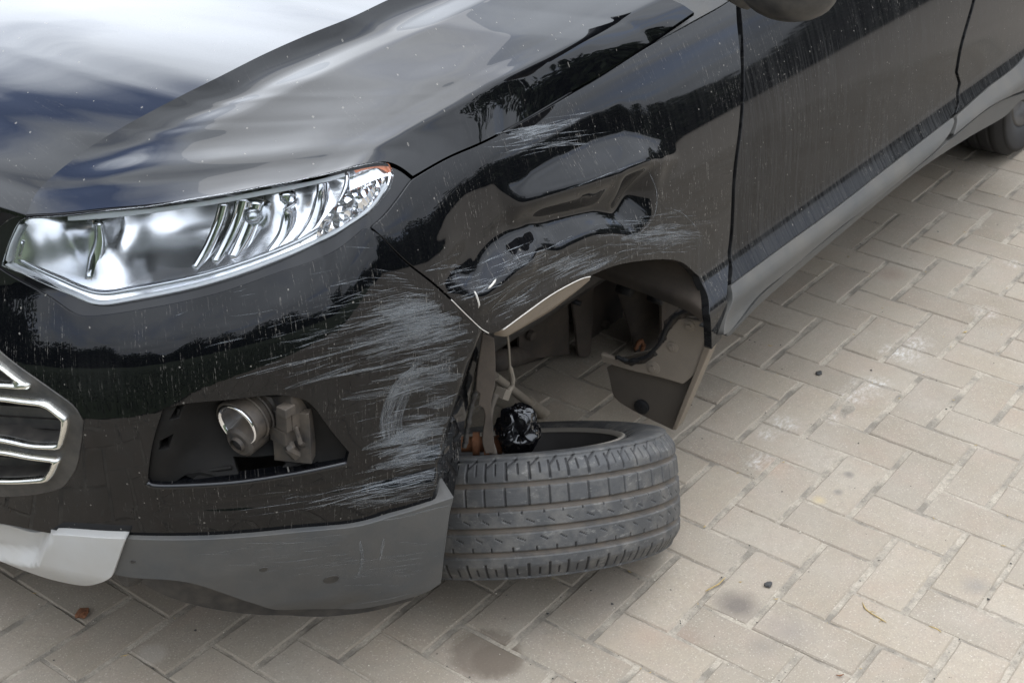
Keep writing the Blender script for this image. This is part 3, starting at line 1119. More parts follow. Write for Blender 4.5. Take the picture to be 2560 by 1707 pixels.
# --- bumper
BUMP_TOP = [(4, 676), (120, 742), (190, 787), (258, 789), (520, 741), (687, 686), (813, 641), (916, 570), (946, 586)]
BUMPER = [('c', -2.0, 0.70), ('c', -1.75, 0.715), (-160, 560), (4, 676), (120, 742), (190, 787), (258, 789), (520, 741), (687, 686), (813, 641), (914, 569), (946, 587),
          (1006, 651), (1078, 708), (1132, 757), (1205, 829),
          (1196, 880), (1180, 960), (1160, 1069), (1148, 1139), (1134, 1240),
          (1070, 1261), (979, 1287), (900, 1310), (663, 1334), (459, 1345), (314, 1343), (133, 1333), (0, 1308), (-200, 1280), (-420, 1268), ('c', -2.0, 0.36)]
FOGHOLE = [(466, 1008), (567, 999), (681, 987), (752, 996), (785, 1017), (831, 1079), (874, 1130), (868, 1153), (750, 1179), (590, 1202), (429, 1212), (376, 1209), (369, 1196), (374, 1144), (385, 1089), (406, 1022)]
GRILLHOLE = [(-420, 900), (-200, 800), (-60, 820), (0, 880), (92, 950), (178, 1012), (206, 1054), (203, 1094), (191, 1163), (168, 1203), (149, 1220), (96, 1234), (0, 1241), (-200, 1225), (-420, 1200)]


def bumper_extra(t, z):
    """corner return behind the crease, shallow pressings and knocks"""
    uvp = project(pos(t, z, s_body(t, z)))
    u, v = uvp[..., 0], uvp[..., 1]
    crease = np.interp(v, [820, 900, 967, 1083, 1172, 1250], [1206, 1172, 1150, 1112, 1092, 1085])
    d = -0.030 * sstep(0, 90, u - crease) - 0.0004 * np.maximum(0, u - crease)
    d = d - 0.006 * gauss(u, v, 1030, 1000, 60, 110, 0.25) + 0.004 * gauss(u, v, 960, 1130, 50, 40)
    # long shallow groove and the step under the fog lamp
    vg = np.interp(u, [300, 600, 900, 1100], [1285, 1262, 1215, 1170])
    d = d - 0.004 * np.exp(-((v - vg) / 14)**2) * sstep(300, 600, u)
    return d / 0.85


def s_bump(t, z):
    shp = np.shape(t)
    tt, zz = np.ravel(t), np.ravel(np.broadcast_to(z, shp))
    return (s_body(tt, zz) + bumper_extra(tt, zz)).reshape(shp)


def bump_scuff(u, v, t, z):
    m = 1.0 * gauss(u, v, 1065, 800, 105, 75, 0.2)
    m = np.maximum(m, 1.0 * gauss(u, v, 1030, 960, 110, 70, -0.5))
    m = np.maximum(m, 1.0 * gauss(u, v, 1020, 1120, 85, 55, -0.2))
    m = np.maximum(m, 0.75 * gauss(u, v, 880, 870, 240, 60, -0.25))
    m = np.maximum(m, 0.65 * gauss(u, v, 960, 1260, 190, 32, -0.15))
    m = np.maximum(m, 0.45 * gauss(u, v, 900, 760, 150, 60, -0.3))
    m = np.maximum(m, 0.6 * gauss(u, v, 1115, 1120, 30, 130, 0.15))
    m = np.maximum(m, 0.62 * sstep(820, 960, u) * sstep(700, 800, v) * sstep(1215, 1150, v))
    m = np.maximum(m, 0.42 * sstep(480, 950, u) * sstep(760, 830, v) * sstep(1330, 1250, v))
    m = np.maximum(m, 0.8 * np.exp(-((v - np.interp(u, [640, 900, 1180], [935, 865, 800])) / 12)**2) * sstep(560, 760, u))
    m = np.maximum(m, 0.8 * np.exp(-((v - np.interp(u, [760, 960], [955, 910])) / 10)**2) * sstep(740, 800, u) * sstep(1000, 940, u))
    return np.clip(m * 0.8, 0, 1)


def bump_dust(u, v, t, z):
    return 0.02 + 0.02 * sstep(900, 1100, v) + 0.12 * gauss(u, v, 240, 950, 50, 40) + 0.12 * gauss(u, v, 195, 1205, 30, 30) + 0.10 * gauss(u, v, 1110, 1060, 60, 120)


adopt(panel('front_bumper', PAINT, None, BUMPER, [FOGHOLE, GRILLHOLE], sfun=s_bump, spacing=0.0085, flange=0.02, masks={'scuff': bump_scuff, 'dust': bump_dust}))

# --- scratches: thin torn ribbons of scraped lacquer lying on the panels
def scratch_material(name, amax, lo, hi):
    m, t, b = mat_new(name)
    co = N(t, 'ShaderNodeNewGeometry').outputs['Position']
    uvs = N(t, 'ShaderNodeUVMap').outputs[0]
    n = noise_tex(t, mapping(t, uvs, scale=(30, 650, 1)), 1.0, 5, 0.7)
    tp = N(t, 'ShaderNodeBsdfTransparent')
    mx = N(t, 'ShaderNodeMixShader')
    setp(t, b, Base_Color=mix_rgb(t, noise_tex(t, co, 25, 3), (0.13, 0.145, 0.16), (0.34, 0.355, 0.365)), Roughness=0.55)
    t.links.new(ramp(t, n, [(lo, 0.0), (hi, amax)]), mx.inputs[0])
    t.links.new(tp.outputs[0], mx.inputs[1])
    t.links.new(b.outputs[0], mx.inputs[2])
    t.links.new(mx.outputs[0], t.nodes['Material Output'].inputs[0])
    return m


SCRATCH = scratch_material('scraped_lacquer', 0.62, 0.42, 0.62)
SMEAR = scratch_material('smeared_lacquer', 0.6, 0.44, 0.70)


def scratches(strokes, sfun, mat=None, lift=0.0006):
    pts, cnt = [], []
    for px, w in strokes:
        q = crom(px, 9)
        pts += [tuple(p) for p in q]
        cnt.append(len(q))
    _, _, P = hit(pts, sfun)
    t, z = chart(P[:, 0], P[:, 1])[0], P[:, 2]
    Nn = normals_of(sfun, t, z)
    cen = np.stack([np.maximum(XC, P[:, 0]), np.full(len(P), YC), P[:, 2]], 1)
    Nn[((P - cen) * Nn).sum(1) < 0] *= -1
    v, f, k, uvl = [], [], 0, []
    for si, ((px, w), n) in enumerate(zip(strokes, cnt)):
        q, nn = P[k:k + n], Nn[k:k + n]
        k += n
        if n < 2:
            continue
        d = np.gradient(q, axis=0)
        al = np.r_[0, np.cumsum(np.linalg.norm(np.diff(q, axis=0), axis=1))]
        sd_ = np.cross(nn, d)
        sd_ /= np.linalg.norm(sd_, axis=1, keepdims=True) + 1e-9
        tap = np.sin(np.pi * np.linspace(0.03, 0.97, n))**0.6 * w * 0.5
        b0 = len(v)
        for i in range(n):
            v += [q[i] + nn[i] * lift + sd_[i] * tap[i], q[i] + nn[i] * lift - sd_[i] * tap[i]]
            uvl += [(al[i] + si * 1.37, tap[i] + si * 0.53), (al[i] + si * 1.37, -tap[i] + si * 0.53)]
        f += [(b0 + 2 * i, b0 + 2 * i + 1, b0 + 2 * i + 3, b0 + 2 * i + 2) for i in range(n - 1)]
    o = adopt(mesh_obj('scratch_marks', v, f, mat or SCRATCH, uv=uvl))
    o['kind'] = 'stuff'


def stroke_field(cu, cv, su, sv, n, slope, lmin, lmax, wmin, wmax, bend=0.0, limit=None, seed=0):
    r = np.random.default_rng(seed)
    out = []
    while len(out) < n:
        u, v = cu + su * r.standard_normal(), cv + sv * r.standard_normal()
        L = r.uniform(lmin, lmax)
        a = slope + r.normal(0, 0.06)
        e = [(u - L / 2 * math.cos(a), v - L / 2 * math.sin(a)), (u, v + bend * L + r.normal(0, 1)), (u + L / 2 * math.cos(a), v + L / 2 * math.sin(a))]
        if limit is None or all(limit(*p) for p in e):
            out.append((e, r.uniform(wmin, wmax) * 0.001))
    return out


def on_bumper(u, v):
    seam = np.interp(v, [590, 650, 760, 829], [946, 1006, 1132, 1205])
    if v > 829:
        seam = np.interp(v, [829, 880, 960, 1069, 1148, 1240], [1203, 1190, 1172, 1152, 1140, 1126])
    low = np.interp(u, [300, 663, 900, 1070, 1140], [1336, 1326, 1302, 1252, 1232])
    fogr = np.interp(v, [980, 1017, 1130, 1200], [760, 800, 895, 880])
    return u < seam - 6 and 600 < v < low - 4 and not (985 < v < 1215 and u < fogr)


ST = []
ST += stroke_field(1075, 790, 75, 45, 100, -0.20, 30, 150, 0.4, 1.9, 0.0, on_bumper, 1)
ST += stroke_field(1000, 860, 120, 55, 90, -0.24, 30, 190, 0.3, 1.4, 0.02, on_bumper, 2)
ST += stroke_field(1050, 1000, 60, 70, 60, -0.18, 20, 110, 0.4, 1.7, 0.0, on_bumper, 3)
ST += stroke_field(1030, 1120, 65, 38, 65, -0.22, 25, 130, 0.4, 1.9, -0.03, on_bumper, 4)
ST += stroke_field(975, 1225, 110, 22, 70, -0.20, 40, 170, 0.4, 1.8, -0.02, on_bumper, 5)
ST += stroke_field(840, 830, 150, 60, 60, -0.24, 20, 120, 0.3, 1.0, 0.0, on_bumper, 6)
ST += stroke_field(1000, 700, 60, 40, 30, 0.1, 20, 90, 0.3, 1.0, 0.0, on_bumper, 7)
WIDE = []
for k in range(4):   # the faint swipe that curls down towards the lower corner
    d_ = k * 15 - 26 + 6 * math.sin(k * 5.1)
    WIDE.append(([(1046 + d_ * .5, 905 + abs(d_) * .5), (1008 + d_ * .8, 965), (978 + d_ * .8, 1045), (985 + d_, 1110 + d_ * .2)], 0.012 + 0.008 * abs(math.sin(k * 2.3))))
WIDE += stroke_field(1085, 775, 60, 32, 16, -0.18, 80, 190, 7, 20, 0.0, on_bumper, 31)
WIDE += stroke_field(1010, 870, 110, 40, 14, -0.22, 100, 260, 5, 14, 0.02, on_bumper, 32)
WIDE += stroke_field(1050, 1000, 55, 70, 12, -0.18, 60, 150, 6, 18, 0.0, on_bumper, 33)
WIDE += stroke_field(1035, 1120, 60, 36, 16, -0.20, 60, 170, 6, 20, -0.03, on_bumper, 34)
WIDE += stroke_field(980, 1225, 90, 20, 8, -0.20, 90, 220, 4, 10, -0.02, on_bumper, 35)
ST += [([(590, 945), (700, 915), (850, 880), (985, 838)], 0.0030), ([(640, 936), (760, 905), (880, 872)], 0.002), ([(765, 955), (850, 937), (960, 914), (1080, 884)], 0.0042), ([(800, 945), (900, 925), (1010, 900)], 0.003),
       ([(1035, 1022), (1085, 1006), (1145, 982)], 0.004), ([(620, 1290), (800, 1262), (960, 1222)], 0.0014), ([(600, 1275), (780, 1250)], 0.001)]
scratches(ST, s_bump)
scratches(WIDE, s_bump, SMEAR, 0.0003)


def on_wing(u, v):
    lo = np.interp(u, [1213, 1249, 1306, 1370, 1420, 1477, 1584, 1656, 1706, 1750], [820, 815, 775, 728, 700, 678, 645, 640, 648, 680])
    sm_ = np.interp(v, [600, 651, 758, 829], [985, 1016, 1142, 1216])
    top = np.interp(u, [1119, 1224, 1355, 1503, 1630], [405, 358, 286, 199, 120])
    return u > sm_ + 6 and top < v < lo and u < 1815


SW = []
SW += stroke_field(1320, 320, 70, 22, 34, -0.18, 40, 170, 0.5, 2.2, 0.0, on_wing, 11)
SW += stroke_field(1640, 585, 60, 24, 60, -0.10, 30, 130, 0.4, 1.6, -0.02, on_wing, 12)
SW += stroke_field(1440, 660, 110, 20, 70, -0.40, 30, 130, 0.4, 1.6, 0.0, on_wing, 13)
SW += stroke_field(1290, 745, 50, 22, 45, -0.45, 20, 80, 0.4, 1.8, 0.0, on_wing, 14)
SW += stroke_field(1130, 715, 30, 30, 30, -0.2, 20, 70, 0.5, 2.4, 0.0, on_wing, 15)
SWW = stroke_field(1650, 590, 50, 16, 7, -0.10, 60, 150, 5, 14, -0.02, on_wing, 41)
SWW += stroke_field(1420, 665, 80, 14, 7, -0.40, 60, 130, 4, 10, 0.0, on_wing, 42)
SWW += stroke_field(1320, 325, 50, 15, 5, -0.18, 60, 150, 4, 10, 0.0, on_wing, 43)
SW += [([(1250, 385), (1330, 365), (1440, 350)], 0.003), ([(1200, 345), (1300, 322), (1420, 310)], 0.0018), ([(1340, 372), (1400, 362), (1470, 360)], 0.005),
       ([(1619, 424), (1641, 479), (1634, 541), (1594, 588)], 0.0022), ([(1357, 495), (1446, 464), (1536, 429), (1604, 405), (1646, 396)], 0.0012),
       ([(1600, 592), (1680, 582), (1760, 590)], 0.0022), ([(1222, 778), (1288, 717), (1384, 664), (1474, 618)], 0.0016), ([(1660, 520), (1700, 530), (1740, 570), (1755, 620)], 0.0014)]
scratches(SW, s_wing)
scratches(SWW, s_wing, SMEAR, 0.0003)

# --- grey cladding, white skid piece
def s_low(k):
    def f(t, z):
        return s_body(t, z) + (0.006 - k * sstep(0.24, 0.13, z)) / 0.85
    return f


CLAD = [(316, 1347), (459, 1350), (663, 1339), (900, 1315), (979, 1292), (1070, 1265), (1133, 1244), (1121, 1295), (1109, 1387), (1101, 1458),
        (1055, 1484), (953, 1512), (867, 1522), (714, 1524), (638, 1509), (510, 1466), (434, 1450), (327, 1443), (281, 1434)]


def clad_px(f):
    return lambda t, z: f(t, z) 


def s_clad(t, z):
    return s_body(t, z) + (0.008 - 0.02 * sstep(0.20, 0.12, z)) / 0.85


adopt(panel('lower_cladding', GREYPL, None, CLAD, sfun=s_clad, spacing=0.010, flange=0.05))


def s_skid(t, z):
    uvp = project(pos(t, z, s_body(t, z)))
    u, v = uvp[..., 0], uvp[..., 1]
    edge = np.interp(v, [1330, 1395, 1440], [128, 95, 30])
    rec = sstep(edge + 12, edge - 12, u) * sstep(1408 + (u - 60) * 0.10, 1378 + (u - 60) * 0.10, v)
    return s_body(t, z) + (0.016 - 0.030 * rec - 0.028 * sstep(0.28, 0.19, z)) / 0.85


SKID = [(312, 1347), (281, 1434), (274, 1444), (245, 1458), (204, 1463), (128, 1448), (51, 1422), (0, 1402), (-200, 1345), (-420, 1330), ('c', -2.0, 0.22), ('c', -2.0, 0.345), (-420, 1274), (-200, 1285), (0, 1311), (92, 1332), (133, 1337)]
adopt(panel('skid_plate', WHITEPL, None, SKID, sfun=s_skid, spacing=0.007, flange=0.05))

SC_ = stroke_field(850, 1400, 170, 40, 70, -0.12, 20, 140, 0.4, 1.6, 0.0, lambda u, v: 330 < u < np.interp(v, [1250, 1460], [1120, 1095]) and np.interp(u, [314, 663, 900, 1133], [1356, 1348, 1324, 1254]) < v < np.interp(u, [330, 434, 510, 638, 714, 867, 1055, 1100], [1432, 1442, 1458, 1500, 1514, 1512, 1474, 1450]), 21)
SC_ += [([(950, 1300), (1000, 1292), (1090, 1270), (1126, 1262)], 0.004), ([(870, 1510), (960, 1498), (1050, 1474)], 0.003), ([(900, 1350), (905, 1400), (895, 1440)], 0.006), ([(960, 1340), (950, 1400)], 0.005)]
scratches(SC_, s_clad)
# dark blanking plugs and a long scrape on the cladding
for u0, v0, a_, b_ in ((826, 1449, 19, 8.5), (657, 1424, 9, 5), (330, 1405, 5, 3)):
    ring = [(u0 + a_ * math.cos(q) + 2, v0 + b_ * math.sin(q) - 0.2 * a_ * math.cos(q)) for q in np.linspace(0, 2 * math.pi, 14, endpoint=False)]
    adopt(panel('cladding_plug', BLACKPL, None, ring, sfun=lambda t, z: s_clad(t, z) + 0.0012, spacing=0.004, flange=0.003))
# dark lip under the cladding
LIP = [(327, 1440), (434, 1447), (510, 1462), (638, 1505), (714, 1521), (867, 1519), (953, 1509), (1040, 1486), (1030, 1500), (900, 1532), (760, 1540), (612, 1533), (490, 1512), (400, 1482)]
adopt(panel('air_deflector', BLACKPL, None, LIP, sfun=lambda t, z: s_body(t, z) - 0.030, spacing=0.012, flange=0.02))
# inner underside keeps daylight out of the bumper
ub = MB()
tt = np.linspace(-2.0, -0.30, 60)
ub.grid(np.stack([pos(tt, np.full(60, 0.24), np.full(60, k)) for k in (0.93, 0.72, 0.5)], 0))
ub.grid(np.stack([pos(tt, np.full(60, zz), np.full(60, 0.80)) for zz in (0.24, 0.5, 0.72)], 0))
adopt(ub.build('bumper_backing', BLACKPL, None, True))

# --- doors
SILLPL = simple('dusty_sill', (0.050, 0.052, 0.052), 0.5, 0, 0.2, 14, 0.1, dust=0.5, dustcol=(0.125, 0.112, 0.092))
def door_dust(u, v, t, z):
    return 0.08 + 0.20 * sstep(0.84, 0.66, z) + 0.16 * sstep(0.60, 0.42, z)


STRIP_TOP = [(1829, 709), (1960, 612), (2089, 518), (2240, 400), (2381, 289)]
DOOR = [('c', 0.66, 0.985), (1851, -20), (1853, 20), (1861, 165), (1861, 236), (1847, 384), (1839, 466), (1834, 576), (1831, 658)] + STRIP_TOP + \
       [(2392, 256), (2395, 208), (2387, 181), (2400, 110), (2431, 0), ('c', 1.86, 0.80), ('c', 1.92, 0.985)]
adopt(panel('front_door', DOORPAINT, None, DOOR, spacing=0.011, flange=0.02, masks={'dust': door_dust}))
RDOOR = [('c', 1.93, 0.985), ('c', 1.87, 0.80), (2439, 0), (2408, 110), (2395, 181), (2403, 208), (2400, 256), (2390, 284), (2470, 216), (2560, 140), ('c', 2.42, 0.50), ('c', 2.50, 0.62), ('c', 2.64, 0.70), ('c', 2.86, 0.985)]
adopt(panel('rear_door', DOORPAINT, None, RDOOR, spacing=0.012, flange=0.02, masks={'dust': door_dust}))


def s_strip(t, z):
    return s_flank(z) + 0.007 + 0.010 * np.exp(-((z - 0.345) / 0.018)**2)


CLAD_F = [(1829, 715), (1960, 618), (2089, 524), (2240, 406), (2383, 295), (2386, 304), (2376, 330), (2330, 385), (2200, 493), (2089, 578), (1980, 670), (1903, 732), (1848, 800), (1822, 830), (1810, 836), (1833, 748)]
adopt(panel('front_door_cladding', SILLPL, None, CLAD_F, sfun=s_strip, spacing=0.010, flange=0.015))
CLAD_R = [(2393, 291), (2470, 222), (2560, 146), ('c', 2.44, 0.50), ('c', 2.43, 0.36), (2560, 225), (2535, 236), (2473, 268), (2385, 338), (2394, 305)]
adopt(panel('rear_door_cladding', SILLPL, None, CLAD_R, sfun=s_strip, spacing=0.010, flange=0.015))
SILL = [(1816, 838), (1850, 806), (1906, 737), (2089, 582), (2308, 408), (2473, 272), (2540, 240), ('c', 2.42, 0.30), ('c', 2.42, 0.22), (2560, 249), (2511, 292), (2418, 346), (2286, 434), (2089, 596), (1900, 760), (1826, 838)]
adopt(panel('sill', SILLPL, None, SILL, sfun=lambda t, z: s_flank(z) - 0.002, spacing=0.010, flange=0.06))
# floor of the car, seen edge-on from outside
fl = MB()
fl.box((1.6, 1.0, 0.27), (2.5, 1.60, 0.05))
adopt(fl.build('underfloor', BLACKPL, None))
fl = MB()
fl.box((-0.30, 1.10, 0.31), (1.34, 1.26, 0.16))  # box added under the engine bay to keep light off the paving there
adopt(fl.build('undertray_light_block', BLACKPL, None, bevel=0.02))

# --- bonnet
def bonnet():
    F = [(66, 536), (160, 531), (263, 520), (372, 511), (472, 498), (565, 483), (658, 465), (745, 449), (823, 432), (885, 415), (932, 406), (971, 405), (1003, 418), (1032, 440)]
    _, _, fe = hit(crom(F, 12), s_body)
    S = [(1032, 440), (1119, 392), (1224, 346), (1355, 274), (1503, 187), (1630, 107)]
    _, _, se = hit(crom(S, 12), s_body)
    se = se + np.array([0, 0.0, 0.004])
    end = se[-1] + np.array([0.14, 0.002, 0.016])
    se = np.vstack([se, np.linspace(se[-1], end, 6)[1:]])
    Cp = [(66, 536), (99, 472), (203, 384), (307, 318), (439, 247), (549, 192), (658, 137), (768, 88), (878, 44), (971, 0), (1060, -36), (1160, -72)]
    cp = crom(Cp, 12)
    z0 = fe[0][2]
    s = np.linspace(0, 1, len(cp))
    zz = z0 + 0.215 * (1 - (1 - s)**2.0)
    ce = np.array([on_z(u, v, z) for (u, v), z in zip(cp, zz)])
    nu, nv = 110, 90
    c0, c1 = resample(ce, nu), resample(se, nu)
    d0 = resample(fe, nv)
    d1 = np.linspace(c0[-1], c1[-1], nv)
    U, V = np.linspace(0, 1, nu)[:, None, None], np.linspace(0, 1, nv)[None, :, None]
    B = (1 - V) * c0[:, None] + V * c1[:, None] + (1 - U) * d0[None] + U * d1[None] \
        - ((1 - U) * (1 - V) * c0[0] + (1 - U) * V * c1[0] + U * (1 - V) * c0[-1] + U * V * c1[-1])
    u, v = U[..., 0], V[..., 0]
    vk = [0, 0.05, 0.10, 0.14, 0.28, 0.5, 0.7, 0.85, 0.94, 1.0]
    dk = [0, -0.009, -0.011, -0.008, 0.008, 0.010, 0.014, 0.018, 0.011, 0.0]
    vf_ = np.linspace(0, 1, 401)
    df_ = np.interp(vf_, vk, dk)
    kk = np.hanning(31)
    kk /= kk.sum()
    df_ = np.convolve(np.r_[2 * df_[0] - df_[15:0:-1], df_, 2 * df_[-1] - df_[-2:-17:-1]], kk, 'valid')
    D = np.interp(v, vf_, df_) * sstep(0.0, 0.45, u)
    D = D + 0.010 * np.sin(np.pi * v) * sstep(0, 0.10, u) * (1 - sstep(0.1, 0.7, u))
    B = B.copy()
    B[..., 2] += D
    # centre part, to the far side of the car
    zc = lambda x: 0.873 + 0.205 * (1 - np.clip((0.25 - x) / 1.33, 0, 1)**1.8)
    nw = 40
    X0 = c0
    rows = []
    for i in range(nu):
        p = c0[i]
        xe = -1.07 + (c0[-1][0] + 1.07) * (i / (nu - 1))**1.0
        xs = p[0] + (xe - p[0]) * np.linspace(0, 1, nw)**1.0
        w = np.linspace(0, 1, nw)
        ys = p[1] + (1.0 - p[1]) * w
        xs = p[0] + (xe - p[0]) * np.sin(w * math.pi / 2)
        zs = p[2] + (max(zc(xe), p[2] + 0.012) - p[2]) * np.sin(w * math.pi / 2)
        rows.append(np.stack([xs, ys, zs], 1))
    Cn = np.array(rows)
    return B, Cn


HB, HC = bonnet()


def grid_normals(P):
    a = np.gradient(P, axis=0)
    b_ = np.gradient(P, axis=1)
    n = np.cross(a, b_)
    n /= np.linalg.norm(n, axis=-1, keepdims=True) + 1e-12
    n[n[..., 2] < 0] *= -1
    return n


def add_sheet(store, P, edges=()):
    """one smooth grid with folded-down edges along the named borders"""
    n = grid_normals(P)
    nu, nv = P.shape[:2]
    b0 = len(store['v'])
    store['v'] += list(P.reshape(-1, 3))
    store['n'] += list(n.reshape(-1, 3))
    store['uv'] += [(p[0], p[1]) for p in P.reshape(-1, 3)]
    for i in range(nu - 1):
        for j in range(nv - 1):
            q = [b0 + i * nv + j, b0 + (i + 1) * nv + j, b0 + (i + 1) * nv + j + 1, b0 + i * nv + j + 1]
            a, c, d = P[i, j], P[i + 1, j], P[i, j + 1]
            if np.cross(c - a, d - a)[2] < 0:
                q = q[::-1]
            store['f'].append(tuple(q))
    for e in edges:
        L, Ln = {'u0': (P[0], n[0]), 'v1': (P[:, -1], n[:, -1]), 'v0': (P[:, 0], n[:, 0])}[e]
        k = len(store['v'])
        m_ = len(L)
        cen = P.mean((0, 1))
        o = L - cen
        o[:, 2] = 0
        o /= np.linalg.norm(o, axis=1, keepdims=True)
        for lay in (L, L + o * 0.0015 - np.array([0, 0, 0.002]), L + o * 0.001 - np.array([0, 0, 0.006])):
            store['v'] += list(lay)
            store['uv'] += [(p[0], p[1]) for p in lay]
        store['n'] += list(0.8 * Ln + 0.2 * o) + list(o) + list(o)
        for lay in range(2):
            for i in range(m_ - 1):
                a = k + lay * m_ + i
                store['f'].append((a, a + 1, a + 1 + m_, a + m_))


st = {'v': [], 'n': [], 'f': [], 'uv': []}
add_sheet(st, HB, ('u0', 'v1'))
add_sheet(st, HC, ('u0',))
# mirrored far half
for Pm_ in (HB, HC):
    Q = Pm_.copy()
    Q[..., 1] = 2.0 - Q[..., 1]
    add_sheet(st, Q, ('u0',))
nn = np.array(st['n'])
nn /= np.linalg.norm(nn, axis=1, keepdims=True)
adopt(mesh_obj('bonnet', st['v'], st['f'], HOODPAINT, None, True, nn, st['uv'], {'dust': np.full(len(st['v']), 0.01), 'scuff': np.zeros(len(st['v']))}))
# engine bay under the bonnet: dark tray that closes the gaps
eb = MB()
tr = np.linspace(-2.0, 0.0, 50)
eb.grid(np.stack([pos(tr, np.full(50, 0.73), np.full(50, 0.84)), pos(tr, np.full(50, 0.735), np.full(50, 0.4))], 0))
eb.box((-0.2, 1.0, 0.60), (0.9, 1.0, 0.20))
adopt(eb.build('engine_bay', BLACKPL, None))

# ------------------------------------------------------------------ headlamp
def s_off(d):
    return lambda t, z: s_body(t, z) + d / 0.85


m, t, b = mat_new('clear_lens')
t.nodes.remove(b)
gl = N(t, 'ShaderNodeBsdfGlossy')
gl.inputs['Roughness'].default_value = 0.02
tr_ = N(t, 'ShaderNodeBsdfTransparent')
tr_.inputs[0].default_value = (0.95, 0.96, 0.965, 1)
fr = N(t, 'ShaderNodeFresnel')
fr.inputs[0].default_value = 1.5
mx = N(t, 'ShaderNodeMixShader')
t.links.new(fr.outputs[0], mx.inputs[0])
t.links.new(tr_.outputs[0], mx.inputs[1])
t.links.new(gl.outputs[0], mx.inputs[2])
t.links.new(mx.outputs[0], t.nodes['Material Output'].inputs[0])
LENS = m
DRL = simple('light_guide', (0.72, 0.74, 0.76), 0.12, 0.0, 0.05, coat=0.5)
AMBER = simple('amber_plastic', (0.55, 0.12, 0.008), 0.25, 0, 0.15, coat=0.5)
GREYCHROME = simple('satin_chrome', (0.62, 0.64, 0.66), 0.22, 1.0, 0.08)
m, t, b = mat_new('faceted_chrome')
uvf = N(t, 'ShaderNodeUVMap').outputs[0]
vf = N(t, 'ShaderNodeTexVoronoi')
vf.inputs['Scale'].default_value = 75
t.links.new(uvf, vf.inputs['Vector'])
bnf = N(t, 'ShaderNodeBump')
bnf.inputs['Distance'].default_value = 0.012
t.links.new(vf.outputs['Distance'], bnf.inputs['Height'])
setp(t, b, Base_Color=(0.8, 0.81, 0.83), Metallic=1.0, Roughness=0.08)
t.links.new(bnf.outputs[0], b.inputs['Normal'])
FACET = m

headlamp = adopt(empty('headlight', (-0.85, 0.36, 0.78)))
HLINV = Matrix.Translation((0.85, -0.36, -0.78))


def to_lamp(o):
    o.parent = headlamp
    o.matrix_parent_inverse = HLINV
    return o


TRIM = [(-30, 600), (20, 552), (58, 541), (160, 536), (263, 525), (372, 512), (472, 497), (565, 482), (658, 464), (745, 448), (823, 431), (885, 414), (932, 403), (973, 402), (1005, 418), (1031, 445),
        (1019, 468), (995, 503), (960, 549), (930, 572), (813, 647), (687, 692), (520, 747), (330, 785), (258, 795), (190, 793), (120, 748), (4, 682)]
to_lamp(panel('lamp_surround', GLOSSBLACK, None, TRIM, sfun=lambda t, z: s_body(t, z) - 0.100 / 0.85, spacing=0.012, flange=0.0))
RING_OUT = TRIM
LENSO = [(41, 566), (60, 548), (160, 541), (263, 529), (372, 518), (472, 502), (565, 487), (658, 469), (745, 453), (823, 436), (885, 419), (944, 407), (972, 410), (986, 434), (975, 470), (940, 514), (880, 558), (813, 598), (694, 653), (520, 712), (330, 752), (245, 762), (180, 737), (90, 696), (4, 664), (20, 612)]
to_lamp(panel('lamp_trim_ring', GLOSSBLACK, None, TRIM, [LENSO], sfun=s_off(-0.004), spacing=0.008, flange=0.02))
to_lamp(panel('lamp_lens', LENS, None, LENSO, sfun=s_off(0.004), spacing=0.009, flange=0.004))
BOWL = [(41, 566, -16), (160, 545, -70), (263, 533, -90), (372, 524, -95), (472, 510, -95), (565, 495, -95), (658, 477, -85), (745, 460, -60), (823, 444, -10), (885, 427, -10), (944, 414, -10), (980, 436, -10), (940, 514, -10),
        (880, 558, -12), (813, 598, -14), (694, 653, -14), (520, 712, -16), (330, 752, -16), (245, 760, -16), (180, 737, -16), (90, 696, -14), (4, 664, -12),
        (245, 570, -30), (242, 620, -24), (238, 670, -20), (234, 712, -17),
        (90, 600, -30), (120, 620, -30), (170, 580, -40), (180, 640, -30), (180, 700, -20), (110, 680, -18),
        (300, 590, -85), (300, 650, -58), (300, 710, -26), (370, 570, -90), (370, 630, -66), (370, 700, -28), (450, 560, -92), (450, 620, -68), (450, 690, -28), (530, 540, -92), (530, 600, -66), (530, 668, -28),
        (590, 530, -82), (600, 590, -56), (600, 650, -26), (650, 510, -74), (660, 570, -50), (670, 625, -24),
        (705, 490, -40), (712, 540, -26), (705, 600, -20), (690, 635, -18),
        (745, 480, -56), (755, 530, -40), (745, 590, -24), (800, 460, -34), (800, 510, -24), (780, 570, -18), (765, 605, -16),
        (840, 455, -40), (860, 500, -30), (830, 550, -22), (900, 460, -26), (910, 500, -20), (940, 440, -18)]
BOWL = [(a, c, d if d > -17 else -16 + 0.52 * (d + 16)) for a, c, d in BOWL]   # _BS
_bt, _bz, _ = hit([(p[0], p[1]) for p in BOWL], s_off(0.0))
_btps = TPS(np.c_[_bt, _bz], np.array([p[2] for p in BOWL]) * 0.001, 1e-5)
LAMPCHROME = simple('lamp_reflector', (0.90, 0.91, 0.93), 0.19, 1.0, 0.03)
to_lamp(panel('reflector', LAMPCHROME, None, LENSO, sfun=lambda t, z: s_body(t, z) + np.clip(_btps(t, z), -0.095, -0.006) / 0.85, spacing=0.007, flange=0.0))


def lamp_path(px, d, step=10):
    return hit(crom(px, step), s_off(d))[2]


